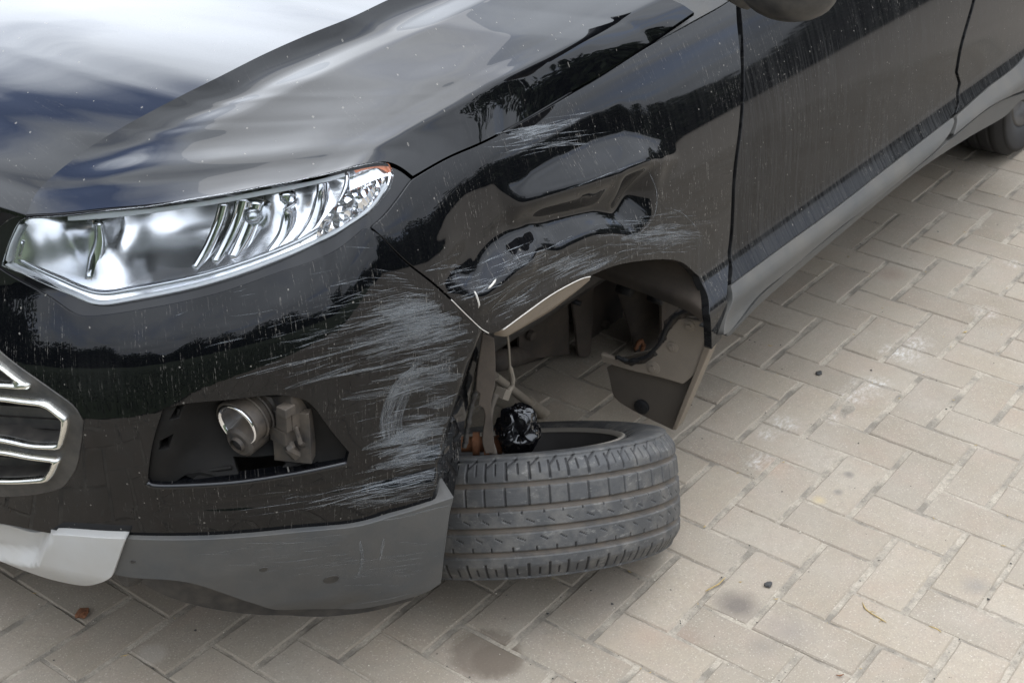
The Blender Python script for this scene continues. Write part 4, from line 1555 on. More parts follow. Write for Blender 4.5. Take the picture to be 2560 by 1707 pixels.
mb = MB()
mb.tube(lamp_path([(56, 562), (34, 610), (20, 660), (100, 699), (190, 737), (250, 757), (330, 747), (520, 706), (694, 646), (837, 581), (920, 522), (962, 462)], -0.010), 0.0055, 8, flat=0.7)
to_lamp(mb.build('light_guide', DRL, None, True))
mb = MB()
mb.tube(lamp_path([(62, 600), (52, 648), (150, 694), (245, 730), (330, 722), (520, 683), (694, 624), (800, 572), (870, 520)], -0.018), 0.0065, 8, flat=0.6)
to_lamp(mb.build('bezel', GREYCHROME, None, True))
for px, r in (([(243, 552), (246, 600), (240, 650), (232, 700)], 0.005), ([(560, 505), (545, 560), (520, 620), (488, 675)], 0.003), ([(608, 492), (590, 560), (560, 625), (540, 660)], 0.004), ([(640, 500), (625, 560), (600, 620), (585, 650)], 0.005),
              ([(718, 478), (725, 530), (712, 590), (680, 640)], 0.0055), ([(808, 452), (806, 500), (788, 560), (752, 612)], 0.006), ([(868, 432), (866, 480), (838, 540)], 0.004)):
    mb = MB()
    mb.tube(lamp_path(px, -0.022), r, 8, flat=2.2)
    to_lamp(mb.build('reflector_rib', CHROME, None, True))
mb = MB()
to_lamp(panel('upper_bezel', DRL, None, [(170, 541), (263, 530), (372, 520), (472, 504), (565, 489), (658, 471), (745, 455), (823, 438), (860, 428), (862, 440), (823, 452), (745, 470), (658, 487), (565, 505), (472, 519), (372, 533), (263, 545), (170, 551)], sfun=s_off(-0.006), spacing=0.008, flange=0.006))
c = hit([(648, 522)], s_off(-0.045))[2][0]
mb.tube([c + np.array([0.02, 0.01, 0.0]), c, c - np.array([0.016, 0.006, 0]), c - np.array([0.03, 0.012, 0.0]), c - np.array([0.034, 0.013, 0])], [0.014, 0.014, 0.016, 0.013, 0.002], 14)
to_lamp(mb.build('bulb', GREYCHROME, None, True))
to_lamp(panel('side_reflector', FACET, None, [(800, 560), (850, 500), (890, 470), (950, 445), (972, 440), (965, 470), (930, 512), (880, 550), (790, 596)], sfun=s_off(-0.006), spacing=0.008, flange=0.0))
to_lamp(panel('amber_indicator', AMBER, None, [(882, 424), (905, 418), (948, 408), (971, 413), (978, 430), (968, 432), (945, 420), (905, 427), (890, 433)], sfun=s_off(-0.004), spacing=0.008, flange=0.0))

# ------------------------------------------------------------------ grille
grille = adopt(empty('grille', (-1.03, 0.62, 0.5)))
GRINV = Matrix.Translation((1.03, -0.62, -0.5))


def to_grille(o):
    o.parent = grille
    o.matrix_parent_inverse = GRINV
    return o


R1 = [(-200, 830), (-60, 865), (0, 903), (40, 935), (78, 962), (76, 972), (60, 973), (0, 967), (-200, 950)]
R1I = [(-200, 868), (-60, 885), (0, 918), (30, 940), (28, 953), (0, 952), (-200, 932)]
R2 = [(-300, 970), (0, 985), (60, 992), (117, 1000), (146, 1020), (174, 1040), (176, 1062), (168, 1095), (160, 1118), (149, 1123), (80, 1118), (0, 1104), (-300, 1075)]
R2I = [(-300, 986), (0, 1002), (60, 1010), (115, 1018), (152, 1046), (152, 1070), (145, 1106), (80, 1104), (0, 1088), (-300, 1060)]
R3 = [(-300, 1105), (0, 1119), (80, 1132), (142, 1140), (156, 1146), (150, 1165), (140, 1187), (122, 1205), (60, 1208), (0, 1207), (-300, 1195)]
R3I = [(-300, 1122), (0, 1135), (80, 1148), (130, 1154), (124, 1170), (113, 1187), (60, 1192), (0, 1193), (-300, 1180)]
to_grille(panel('grille_surround', BLACKPL, None, [(p[0], p[1]) for p in GRILLHOLE], [R1I, R2I, R3I], sfun=s_off(0.002), spacing=0.009, flange=0.03))
for ro, ri in ((R1, R1I), (R2, R2I), (R3, R3I)):
    a = hit(crom(ro, 10, True), s_off(0.004))[2]
    c_ = hit(crom(ri, 10, True), s_off(0.004))[2]
    n = 90
    a2, c2_ = resample(np.vstack([a, a[:1]]), n)[:-1], resample(np.vstack([c_, c_[:1]]), n)[:-1]
    # match starting corners by nearest points
    c2_ = np.array([c_[np.argmin(((c_ - p)**2).sum(1))] for p in a2])
    mid = (a2 + c2_) / 2
    outn = np.array([-0.85, -0.45, 0.15])
    prof = []
    for k, lift in ((0.0, -0.004), (0.12, 0.005), (0.35, 0.010), (0.65, 0.010), (0.88, 0.004), (1.0, -0.010)):
        prof.append(a2 * (1 - k) + c2_ * k + outn * lift)
    mb = MB()
    mb.grid(np.array(prof), close_v=True)
    to_grille(mb.build('chrome_surround', CHROME_DIRTY, None, True))
for v0 in (892, 930, 1022, 1050, 1080, 1150, 1178):
    mb = MB()
    P0 = hit([(u, v0 + 0.06 * u) for u in np.linspace(-300, 170, 24)], s_off(-0.030))[2]
    up = np.array([0, 0, 0.010])
    bk = np.array([0.045, 0.01, 0.012])
    mb.grid(np.array([P0 - up, P0 + up * .6, P0 + bk, P0 + bk - up * 1.2, P0 - up]))
    to_grille(mb.build('grille_slat', BLACKPL, None, True, auto=40))

# ------------------------------------------------------------------ fog lamp and its recess
LIN = [(-12, 0)]
FOGLIN = [(462, 1003), (567, 994), (681, 982), (754, 990), (790, 1015), (836, 1077), (880, 1130), (872, 1158), (750, 1184), (590, 1207), (429, 1217), (372, 1214), (364, 1198), (369, 1144), (380, 1089), (402, 1018)]
REC = [(462, 1003, -10), (567, 994, -14), (681, 982, -14), (754, 990, -12), (836, 1077, -10), (880, 1130, -10), (750, 1184, -8), (590, 1207, -8), (429, 1217, -8), (372, 1214, -8), (369, 1144, -8), (385, 1080, -8),
       (440, 1060, -14), (430, 1130, -14), (440, 1190, -14), (455, 1090, -26), (480, 1040, -40), (470, 1140, -36), (500, 1170, -30), (540, 1030, -60), (540, 1100, -66), (560, 1160, -46), (620, 1020, -75), (640, 1100, -85), (700, 1040, -70), (700, 1120, -70),
       (780, 1060, -34), (780, 1130, -34), (820, 1120, -22), (650, 1180, -22)]
_rt, _rz, _ = hit([(p[0], p[1]) for p in REC], s_off(-0.01))
_rtps = TPS(np.c_[_rt, _rz], np.array([p[2] for p in REC]) * 0.0006, 1e-5)
s_rec = lambda t, z: s_body(t, z) + np.clip(_rtps(t, z), -0.09, -0.006) / 0.85
DUSTPL = simple('dusty_black_plastic', (0.006, 0.006, 0.006), 0.7, 0, 0.3, 25, 0.2, dust=0.05, dustcol=(0.13, 0.105, 0.08))
DUSTPL.node_tree.nodes['Principled BSDF'].inputs['Specular IOR Level'].default_value = 0.2
adopt(panel('fog_lamp_recess', DUSTPL, None, FOGLIN, [[(441, 1013), (463, 1010), (449, 1045), (421, 1050)], [(398, 1101), (436, 1082), (424, 1121), (395, 1127)], [(470, 1183), (503, 1181), (478, 1204), (434, 1205)],
      [(582, 1140), (590, 1170), (600, 1194), (690, 1182), (716, 1158), (700, 1135), (640, 1140)], [(776, 1163), (796, 1151), (795, 1171), (764, 1173)]],
      sfun=s_rec, spacing=0.006, flange=0.02))
rb = MB()
rb.tube(hit(crom([(432, 1120), (440, 1150), (462, 1173), (500, 1178), (580, 1168)], 8), s_off(-0.018))[2], 0.003, 6)
rb.tube(hit(crom([(448, 1020), (440, 1060), (432, 1120)], 8), s_off(-0.016))[2], 0.003, 6)
adopt(rb.build('recess_rib', DUSTPL, None, True))
rl = MB()
rl.tube(hit(crom([(368, 1206), (380, 1213), (430, 1215), (590, 1206), (750, 1182), (866, 1158)], 8), s_off(0.001))[2], 0.0045, 8)
adopt(rl.build('recess_lower_rim', GLOSSBLACK, None, True))

for px in ([(700, 1180), (735, 1166), (760, 1150), (745, 1176)], [(775, 1172), (815, 1148), (850, 1132), (830, 1160)], [(455, 1186), (500, 1178), (540, 1188), (490, 1200)]):
    mb = MB()
    P_ = hit(px, s_off(-0.012))[2]
    mb.plate(list(P_), np.array([0.012, 0.004, 0.002]))
    adopt(mb.build('broken_clip', DUSTPL, None, False, bevel=0.001))
fog = adopt(empty('fog_lamp', (-0.86, 0.31, 0.56)))
FGINV = Matrix.Translation((0.86, -0.31, -0.56))


def to_fog(o):
    o.parent = fog
    o.matrix_parent_inverse = FGINV
    return o


fc = hit([(596, 1060)], s_off(-0.018))[2][0]
fa = np.array([-0.93, -0.10, -0.12])
fa /= np.linalg.norm(fa)
fu = np.cross(fa, [0, 0, 1])
fu /= np.linalg.norm(fu)
fv = np.cross(fu, fa)


def lathe_at(c, ax, u, v, prof, n=40, a0=0.0, a1=2 * math.pi, wob=0.0):
    full = abs(a1 - a0 - 2 * math.pi) < 1e-6
    th = np.linspace(a0, a1, n, endpoint=not full)
    rows = []
    for (h, r) in prof:
        rows.append([c + ax * h + (r * (1 + wob * math.sin(3 * q + 7 * h))) * (math.cos(q) * u + math.sin(q) * v) for q in th])
    return np.array(rows), full


mb = MB()
P_, full = lathe_at(fc, fa, fu, fv, [(h * 0.86, r * 0.86) for h, r in [(-0.004, 0.038), (0.004, 0.039), (0.006, 0.036), (0.000, 0.033), (-0.018, 0.028), (-0.032, 0.017), (-0.038, 0.006), (-0.039, 0.001)]], 44)
mb.grid(P_, close_v=True)
to_fog(mb.build('reflector', CHROME, None, True))
mb = MB()
P_, full = lathe_at(fc, fa, fu, fv, [(h, r * 0.86) for h, r in [(0.003, 0.0395), (0.002, 0.043), (-0.012, 0.0435), (-0.040, 0.040), (-0.050, 0.048), (-0.085, 0.050), (-0.098, 0.044), (-0.100, 0.02), (-0.10, 0.001)]], 36, wob=0.02)
mb.grid(P_, close_v=True)
q0 = fc - fa * 0.075 + fu * 0.0
mb.box(q0 + np.array([0.0, -0.045, 0.012]), (0.06, 0.05, 0.06))
mb.box(q0 + np.array([-0.03, -0.05, -0.03]), (0.022, 0.03, 0.022))
FOGBODY = simple('dusty_lamp_body', (0.020, 0.020, 0.021), 0.5, 0, 0.4, 40, 0.25, dust=0.42, dustcol=(0.17, 0.13, 0.09))
to_fog(mb.build('housing', FOGBODY, None, True, auto=35))
mb = MB()
fl_c = fc - fv * 0.030 + fa * 0.0
mb.tube([fl_c - fa * 0.03, fl_c + fa * 0.004, fl_c + fa * 0.008], [0.026, 0.024, 0.019], 18)
mb.tube([fl_c + fa * 0.006, fl_c + fa * 0.0135], [0.0125, 0.0105], 16, cap=False)
to_fog(mb.build('adjuster', FOGBODY, None, True, auto=35))
mb = MB()
mb.tube([fl_c + fa * 0.0082, fl_c + fa * 0.0088], [0.0100, 0.0098], 16)  # dark disc, the shade inside the hole painted as its colour
to_fog(mb.build('adjuster_hole_shade', RUBBERDARK, None, True))
for h in (-0.018, -0.03, -0.062, -0.078):
    mb = MB()
    mb.tube([fc + fa * h + (0.0380 if h > -0.05 else 0.0432) * (math.cos(q) * fu + math.sin(q) * fv) for q in np.linspace(0, 2 * math.pi, 30, endpoint=False)], 0.0022, 6, closed=True)
    to_fog(mb.build('housing_rib', FOGBODY, None, True))
mb = MB()
pb = hit([(752, 1046)], s_off(-0.055))[2][0]
for k_, (sx, sy, sz) in enumerate(((0.10, 0.055, 0.085), (0.07, 0.062, 0.06))):
    mb.box(pb + np.array([0.02 * k_, -0.006 * k_, 0.0]), (sx, sy, sz), np.array(Matrix.Rotation(0.5, 3, 'Z')))
k0 = fc - fa * 0.05 + np.array([0.0, -0.055, 0.0])
mb.box(k0, (0.03, 0.022, 0.03))
mb.box(k0 + np.array([-0.012, -0.008, 0.022]), (0.02, 0.018, 0.014))
mb.tube([k0 + np.array([0, -0.012, -0.01]), k0 + np.array([0.0, -0.02, -0.035]), k0 + np.array([0.02, -0.01, -0.055]), k0 + np.array([0.05, 0.01, -0.06])], 0.004, 8)
to_fog(mb.build('plug_and_cable', FOGBODY, None, False, bevel=0.005))
mb = MB()
br = fc - fa * 0.055 - fv * 0.045 - np.array([0, 0.035, 0])
mb.tube([br, br + np.array([-0.012, -0.014, 0.012]), br + np.array([-0.02, -0.03, 0.0]), br + np.array([-0.012, -0.032, -0.016])], 0.008, 6)
to_fog(mb.build('bracket', FOGBODY, None, True, auto=35))

# ------------------------------------------------------------------ bent lip of the wing and the wheel arch
pl = MB()
A0 = hit(crom([(1226, 832), (1249, 827), (1306, 786), (1370, 740), (1420, 711), (1456, 694), (1475, 690)], 8), s_wing)[2]
B0 = crom([(1240, 836), (1262, 842), (1274, 838), (1330, 806), (1380, 775), (1440, 730), (1475, 700)], 8)
A0 = resample(A0, 40)
B1 = resample(B0, 40)
Bp = np.array([on_y(u, v, y) for (u, v), y in zip(B1, np.linspace(0.19, 0.165, 40))])
Mid = (A0 + Bp) / 2 + np.array([0, 0.002, 0.006])
pl.grid(np.array([A0, A0 * .7 + Bp * .3 + np.array([0, 0, .003]), Mid, A0 * .25 + Bp * .75 + np.array([0, 0.0, -.002]), Bp, Bp + np.array([0, 0.03, 0.02])]))
adopt(pl.build('bent_arch_flange', DUSTYPLATE, None, True))
ed = MB()
ed.tube(A0[4:] + np.array([0, -0.001, -0.001]), 0.0010, 5)
BARE = simple('bare_edge', (0.55, 0.52, 0.47), 0.5, 0, 0.4, 90)
adopt(ed.build('chipped_edge', BARE, None, True))
ed = MB()
ed.tube(hit(crom([(1128, 749), (1136, 757), (1160, 781), (1190, 810), (1206, 824), (1222, 833)], 6), s_wing)[2], 0.0008, 5)
adopt(ed.build('chipped_edge', BARE, None, True))
# scuffed white crack on the crumple
for px in ([(1186, 728), (1192, 742), (1198, 762), (1196, 770)], [(1240, 698), (1232, 710), (1220, 722)]):
    cr = MB()
    cr.tube(hit(crom(px, 6), s_wing)[2], [0.0006] + [0.0017] * (len(crom(px, 6)) - 2) + [0.0006], 5)
    adopt(cr.build('cracked_paint', BARE, None, True))

arch = hit(crom([(1475, 690), (1531, 668), (1584, 656), (1656, 650), (1704, 657), (1747, 692), (1768, 738), (1772, 784), (1776, 812)], 10), s_wing)[2]
lb = MB()
rows = []
for dy, sc_ in ((0.015, 0.0), (0.05, 0.012), (0.15, 0.018), (0.42, 0.02)):
    q = arch.copy()
    cen = np.array([-0.13, 0, 0.30])
    dirv = q - cen
    dirv[:, 1] = 0
    dirv /= np.linalg.norm(dirv, axis=1, keepdims=True)
    q = q + dirv * sc_
    q[:, 1] += dy
    rows.append(q)
lb.grid(np.array(rows))
adopt(lb.build('arch_liner', DUSTYMETAL, None, True))


def wavy_sheet(name, outline, y, mat, thick=0.006, bulge=0.0, parent=None):
    """pressed sheet hanging in the wheel housing at depth y"""
    L = crom(outline, 14, True)
    P = np.array([on_y(u, v, y) for u, v in L])
    cx = P[:, 0].mean()
    w = (P[:, 0].max() - P[:, 0].min()) / 2
    # fill by rows across x so that it can be bulged
    nx_ = 20
    xs = np.linspace(P[:, 0].min() + 1e-4, P[:, 0].max() - 1e-4, nx_)
    top, bot = [], []
    m_ = len(P)
    for x in xs:
        zs = []
        for i in range(m_):
            a, c = P[i], P[(i + 1) % m_]
            if (a[0] - x) * (c[0] - x) <= 0 and abs(a[0] - c[0]) > 1e-9:
                zs.append(a[2] + (x - a[0]) / (c[0] - a[0]) * (c[2] - a[2]))
        top.append(max(zs))
        bot.append(min(zs))
    k = (xs - cx) / w
    yy = y - bulge * np.sqrt(np.maximum(0, 1 - k * k))
    g = [np.stack([xs, yy, np.array(top) * (1 - f_) + np.array(bot) * f_], 1) for f_ in np.linspace(0, 1, 6)]
    back = [q + np.array([0, thick, 0]) for q in g[::-1]]
    mb = MB()
    mb.grid(np.array(g + back + [g[0]]))
    return adopt(mb.build(name, mat, parent, True, auto=50))


wavy_sheet('heat_shield', [(1295, 720), (1420, 700), (1424, 885), (1370, 892), (1330, 894), (1308, 886), (1297, 870)], 0.56, DUSTYMETAL)
wavy_sheet('heat_shield', [(1422, 700), (1470, 680), (1470, 872), (1450, 886), (1430, 884)], 0.555, DUSTYMETAL, bulge=0.02)
wavy_sheet('inner_wing', [(1468, 640), (1560, 620), (1555, 890), (1520, 880), (1468, 876)], 0.58, DUSTYMETAL)
wavy_sheet('inner_wing', [(1250, 640), (1800, 560), (1800, 800), (1700, 820), (1250, 800)], 0.66, DUSTYMETAL)
wavy_sheet('suspension_tower', [(1556, 650), (1640, 640), (1650, 760), (1632, 880), (1600, 896), (1556, 890), (1548, 760)], 0.50, DUSTYMETAL, bulge=0.06)
wavy_sheet('inner_wing', [(1640, 640), (1770, 690), (1772, 800), (1690, 830), (1640, 880)], 0.40, DUSTYMETAL, bulge=0.02)
for u, v, y, r in ((1575, 728, 0.50, 0.013), (1447, 758, 0.53, 0.006), (1652, 752, 0.40, 0.010)):
    p = on_y(u, v, y - 0.012 if u != 1575 else 0.44)
    hb = MB()
    hb.tube([p - np.array([0, 0.004, 0]), p + np.array([0, 0.03, 0])], r, 14)
    adopt(hb.build('drain_plug', RUBBERDARK, None, True))


# splash panel and mud flap behind the wheel
FLX = np.array([0.20, 0.2, 0.3])
FLN = np.array([1.0, 0.12, 0.0])


def on_flap(px, off=0.0, step=10, corner=38):
    return [on_plane(u, v, FLX - FLN * off, FLN) for u, v in crom(px, step, True, corner)]


mb = MB()
mb.plate(on_flap([(1516, 918), (1524, 950), (1531, 984), (1545, 1003), (1585, 1028), (1627, 1049), (1684, 1076), (1712, 1000), (1735, 935), (1752, 880), (1600, 880)]), FLN * 0.006)
adopt(mb.build('mud_flap', FLAPMAT, None, False, bevel=0.002))
mb = MB()
mb.plate(on_flap([(1500, 884), (1559, 902), (1620, 895), (1650, 862), (1672, 825), (1699, 795), (1777, 806), (1768, 850), (1756, 899), (1743, 925), (1727, 945), (1706, 961), (1656, 946), (1577, 927), (1506, 906)], 0.02), FLN * 0.012)
adopt(mb.build('splash_panel', DUSTYPLATE, None, False, bevel=0.003))
mb = MB()
mb.plate(on_flap([(1775, 806), (1781, 812), (1777, 866), (1752, 928), (1720, 1005), (1690, 1076), (1680, 1074), (1708, 1000), (1738, 925), (1764, 850)], 0.025), FLN * 0.04)
PALEDGE = simple('pale_edge', (0.21, 0.172, 0.13), 0.7, 0, 0.2, 25)
adopt(mb.build('flap_edge', PALEDGE, None, False, bevel=0.002))
for u, v, r in ((1633, 919, 0.012), (1682, 867, 0.010), (1724, 815, 0.010)):
    p = on_plane(u, v, FLX - FLN * 0.02, FLN)
    n_ = FLN / np.linalg.norm(FLN)
    mb = MB()
    mb.tube([p + n_ * 0.004, p - n_ * 0.002, p - n_ * 0.003], [r * 1.25, r * 1.2, r * 0.9], 14)
    mb.tube([p - n_ * 0.002, p - n_ * 0.007], r * 0.55, 6)
    adopt(mb.build('bolt', DUSTYPLATE, None, True, auto=35))
p = on_plane(1604, 1017, FLX - FLN * 0.003, FLN)
mb = MB()
n_ = FLN / np.linalg.norm(FLN)
mb.tube([p + n_ * 0.004, p - n_ * 0.003, p - n_ * 0.005], [0.0165, 0.016, 0.012], 20)
mb.tube([p - n_ * 0.004, p - n_ * 0.007], 0.003, 8)
adopt(mb.build('rubber_plug', RUBBERDARK, None, True, auto=35))
# shreds of torn liner along the splash panel, rust on the tower, cross tube
def shred(name, px, r, mat, seed, place):
    q = crom(px, 5)
    rr_ = np.random.default_rng(seed)
    P = np.array([place(u + rr_.normal(0, 0.9), v + rr_.normal(0, 0.9)) for u, v in q])
    mb = MB()
    mb.tube(P, np.abs(r * (1 + 0.14 * np.convolve(rr_.standard_normal(len(P) + 2), np.ones(3) / 1.7, 'valid'))), 7)
    return adopt(mb.build(name, mat, None, True))


fl_place = lambda o: (lambda u, v: on_plane(u, v, FLX - FLN * o, FLN))
shred('torn_liner', [(1540, 893), (1580, 902), (1620, 889), (1650, 856), (1668, 818), (1688, 790), (1730, 772), (1766, 774)], 0.0050, RUBBERDARK, 1, fl_place(0.03))
shred('torn_liner', [(1655, 850), (1680, 800), (1716, 776), (1760, 784)], 0.010, DUSTYMETAL, 2, fl_place(0.015))
shred('torn_liner', [(1560, 905), (1600, 903), (1640, 880)], 0.006, DUSTYMETAL, 3, fl_place(0.02))
shred('rust_patch', [(1588, 872), (1602, 850), (1612, 862), (1600, 884), (1606, 880)], 0.005, RUST, 4, lambda u, v: on_y(u, v, 0.437))
shred('torn_bumper_edge', [(1212, 836), (1202, 900), (1192, 960), (1180, 1010), (1170, 1065), (1160, 1120)], 0.0045, BLACKPL, 5, lambda u, v: on_y(u, v, 0.20))
mb = MB()
mb.tube([on_y(1238, 905, 0.5), on_y(1330, 880, 0.62), on_y(1480, 850, 0.75)], 0.022, 12)
adopt(mb.build('subframe_tube', DUSTYMETAL, None, True))
for u, v in ((1515, 812), (1330, 840), (1395, 760), (1450, 850)):
    p = on_y(u, v, 0.548 if u < 1460 else 0.572)
    mb = MB()
    mb.tube([p + np.array([0, 0.006, 0]), p - np.array([0, 0.004, 0]), p - np.array([0, 0.006, 0])], [0.012, 0.011, 0.007], 10)
    adopt(mb.build('bolt', DUSTYMETAL, None, True, auto=35))

# bumper bracket, wire, tie rod
mb = MB()
brk = crom([(1206, 832), (1236, 846), (1239, 900), (1238, 960), (1228, 1010), (1232, 1060), (1238, 1132), (1214, 1134), (1206, 1100), (1213, 1040), (1208, 1020), (1196, 1012), (1200, 985), (1190, 975), (1193, 930), (1200, 880)], 8, True)
mb.plate([on_plane(u, v, (-0.50, 0.185, 0.5), (0.62, 0.78, 0.0)) for u, v in brk], np.array([0.62, 0.78, 0]) * 0.004)
adopt(mb.build('bumper_bracket', DUSTYMETAL, None, False, bevel=0.0015))
DUSTHOSE = simple('dusty_hose', (0.26, 0.22, 0.17), 0.75, 0, 0.25, 40)
mb = MB()
w_ = crom([(1268, 832), (1272, 870), (1275, 915), (1281, 945), (1280, 965), (1270, 978)], 6)
P = np.array([on_y(u, v, 0.30) for u, v in w_])
mb.tube(P, np.where(np.arange(len(P)) < len(P) * 0.55, 0.0022, 0.0048), 8)
k_ = on_y(1257, 983, 0.30)
mb.box(k_, (0.022, 0.02, 0.018), np.array(Matrix.Rotation(0.6, 3, 'Y')))
adopt(mb.build('sensor_wire', DUSTHOSE, None, True, auto=40))
mb = MB()
mb.tube([on_y(1236, 940, 0.40), on_y(1330, 1012, 0.46)], 0.009, 10)
mb.tube([on_y(1322, 1006, 0.455), on_y(1360, 1036, 0.48)], 0.014, 10)
adopt(mb.build('tie_rod', DUSTHOSE, None, True, auto=40))
mb = MB()
mb.tube(np.array([on_y(u, v, 0.23) for u, v in crom([(1240, 985), (1228, 1020), (1222, 1060), (1218, 1085)], 6)]), 0.005, 8)
mb.tube(np.array([on_y(u, v, 0.22) for u, v in crom([(1214, 1085), (1226, 1110), (1234, 1134)], 6)]), 0.007, 8)
adopt(mb.build('hose', FLAPMAT, None, True))

# ------------------------------------------------------------------ wheels
def rubber_material():
    m, t, b = mat_new('tyre_rubber')
    co = N(t, 'ShaderNodeTexCoord').outputs['Object']
    dep = N(t, 'ShaderNodeAttribute', attribute_name='groove').outputs['Fac']
    n1_ = noise_tex(t, co, 22, 6, 0.65)
    n2_ = noise_tex(t, mapping(t, co, scale=(1, 1, 4)), 90, 5, 0.6)
    c = mix_rgb(t, n2_, (0.030, 0.030, 0.030), (0.066, 0.065, 0.063))
    c = mix_rgb(t, ramp(t, n1_, [(0.46, 0.0), (0.66, 0.6)]), c, (0.130, 0.120, 0.105))
    n3_ = noise_tex(t, mapping(t, co, loc=(3, 1, 2), scale=(1, 1, 2.5)), 50, 5, 0.7)
    c = mix_rgb(t, ramp(t, n3_, [(0.58, 0.0), (0.72, 0.6)]), c, (0.22, 0.21, 0.19))
    c = mix_rgb(t, math_node(t, 'MULTIPLY', dep, ramp(t, n1_, [(0.35, 0.35), (0.6, 0.95)])), c, (0.115, 0.092, 0.07))
    sd_ = N(t, 'ShaderNodeAttribute', attribute_name='sipe').outputs['Fac']
    c = mix_rgb(t, sd_, c, (0.012, 0.011, 0.011))
    setp(t, b, Base_Color=c, Roughness=0.62)
    bn = N(t, 'ShaderNodeBump')
    bn.inputs['Strength'].default_value = 0.35
    bn.inputs['Distance'].default_value = 0.001
    t.links.new(noise_tex(t, co, 300, 4, 0.6), bn.inputs['Height'])
    t.links.new(bn.outputs[0], b.inputs['Normal'])
    return m


RUBBER = rubber_material()


def tyre(name, centre, axis, R=0.300, width=0.205, n_pitch=52, seg=34, xray=None, flat=None, fine=True):
    """tyre about `axis` (unit, towards the side with the block rib); tread cut into the surface"""
    axis = np.asarray(axis, float) / np.linalg.norm(axis)
    e1 = np.cross(axis, [0.31, 0.2, 0.9])
    e1 /= np.linalg.norm(e1)
    e2 = np.cross(axis, e1)
    h = width / 2
    side = [(-0.086, R - 0.098), (-0.092, R - 0.094), (-0.101, R - 0.075), (-0.1045, R - 0.055), (-0.1035, R - 0.035), (-0.100, R - 0.020)]
    tread = [(w, R - 0.002 - 4.0 * abs(w)**2.6 * 0.75 - 0.9 * max(0, abs(w) - 0.076)**1.25 * 1.6) for w in np.linspace(-0.098, 0.098, 120)]
    prof = side + tread + [(-w, r) for w, r in side[::-1]]
    W_ = np.array([p[0] for p in prof]) * (width / 0.205)
    Rr = np.array([p[1] for p in prof])
    nt_ = n_pitch * seg if fine else 160
    th = np.linspace(0, 2 * math.pi, nt_, endpoint=False)
    TH, WW = np.meshgrid(th, W_, indexing='ij')
    RB = np.broadcast_to(Rr, TH.shape).copy()
    gro = np.zeros_like(RB)
    wob = 0.0
    for gc, gw in ((0.0585, 0.0042), (0.0195, 0.0042), (-0.0165, 0.0042), (-0.0560, 0.0040)):
        gro = np.maximum(gro, 1 - sstep(gw * 0.75, gw * 1.25, np.abs(WW - gc)))
    sip = np.zeros_like(RB)
    if fine:
        pp = TH / (2 * math.pi) * n_pitch
        ph = pp + 0.07 * np.sin(pp * 1.7)               # uneven pitch
        wd = 0.022

        def sipe(phase, lo, hi, slope=0.0, half=wd, w0=0.0):
            x = (ph + phase + slope * (WW - w0) + 0.5) % 1.0 - 0.5
            return (1 - sstep(half * 0.7, half * 1.5, np.abs(x))) * (WW > lo) * (WW < hi)
        sip = np.maximum(sip, sipe(0.0, 0.0665, 0.094, 5.0 * 0, 0.05) )
        sip = np.maximum(sip, sipe(0.0, 0.086, 0.099, -40.0, 0.05, 0.086))
        sip = np.maximum(sip, sipe(0.5, 0.076, 0.092, 0, 0.034))
        sip = np.maximum(sip, 0.8 * sipe(0.1, 0.0238, 0.0540, 0.0, 0.04))
        sip = np.maximum(sip, sipe(0.2, -0.005, 0.002, 55.0, 0.028, 0.0))
        sip = np.maximum(sip, sipe(0.45, 0.010, 0.0150, 0.0, 0.03))
        sip = np.maximum(sip, sipe(0.6, -0.035, -0.028, 55.0, 0.028, -0.03))
        sip = np.maximum(sip, sipe(0.9, -0.0520, -0.044, 0.0, 0.03))
        sip = np.maximum(sip, sipe(0.3, -0.097, -0.073, 0.0, 0.05))
        sip = np.maximum(sip, sipe(0.8, -0.094, -0.080, 0.0, 0.034))
    RB = RB - 0.0070 * gro - 0.0032 * sip
    P = centre + WW[..., None] * axis + RB[..., None] * (np.cos(TH)[..., None] * e1 + np.sin(TH)[..., None] * e2)
    if flat is not None:
        P[..., 2] = np.maximum(P[..., 2], flat + 0.02 * 0)
    nu, nv = P.shape[:2]
    I, J = np.meshgrid(np.arange(nu), np.arange(nv - 1), indexing='ij')
    I2 = (I + 1) % nu
    F = np.stack([I * nv + J, I2 * nv + J, I2 * nv + J + 1, I * nv + J + 1], -1).reshape(-1, 4)
    me = bpy.data.meshes.new(name)
    me.vertices.add(nu * nv)
    me.vertices.foreach_set('co', P.ravel())
    me.loops.add(len(F) * 4)
    me.loops.foreach_set('vertex_index', F.ravel())
    me.polygons.add(len(F))
    me.polygons.foreach_set('loop_start', np.arange(len(F)) * 4)
    me.polygons.foreach_set('loop_total', np.full(len(F), 4))
    me.polygons.foreach_set('use_smooth', np.ones(len(F), bool))
    for nm, A_ in (('groove', gro), ('sipe', sip)):
        a = me.attributes.new(nm, 'FLOAT', 'POINT')
        a.data.foreach_set('value', A_.ravel().astype(np.float32))
    me.update()
    me.validate()
    me.materials.append(RUBBER)
    return link(bpy.data.objects.new(name, me))


RIMMAT = simple('rim_paint', (0.20, 0.185, 0.16), 0.5, 0.3, 0.2, 20, dust=0.4)
RIMDARK = simple('rim_inside_shaded', (0.030, 0.027, 0.025), 0.75, 0.0, 0.3, 20)  # shade in the rim barrel is put into this dark colour

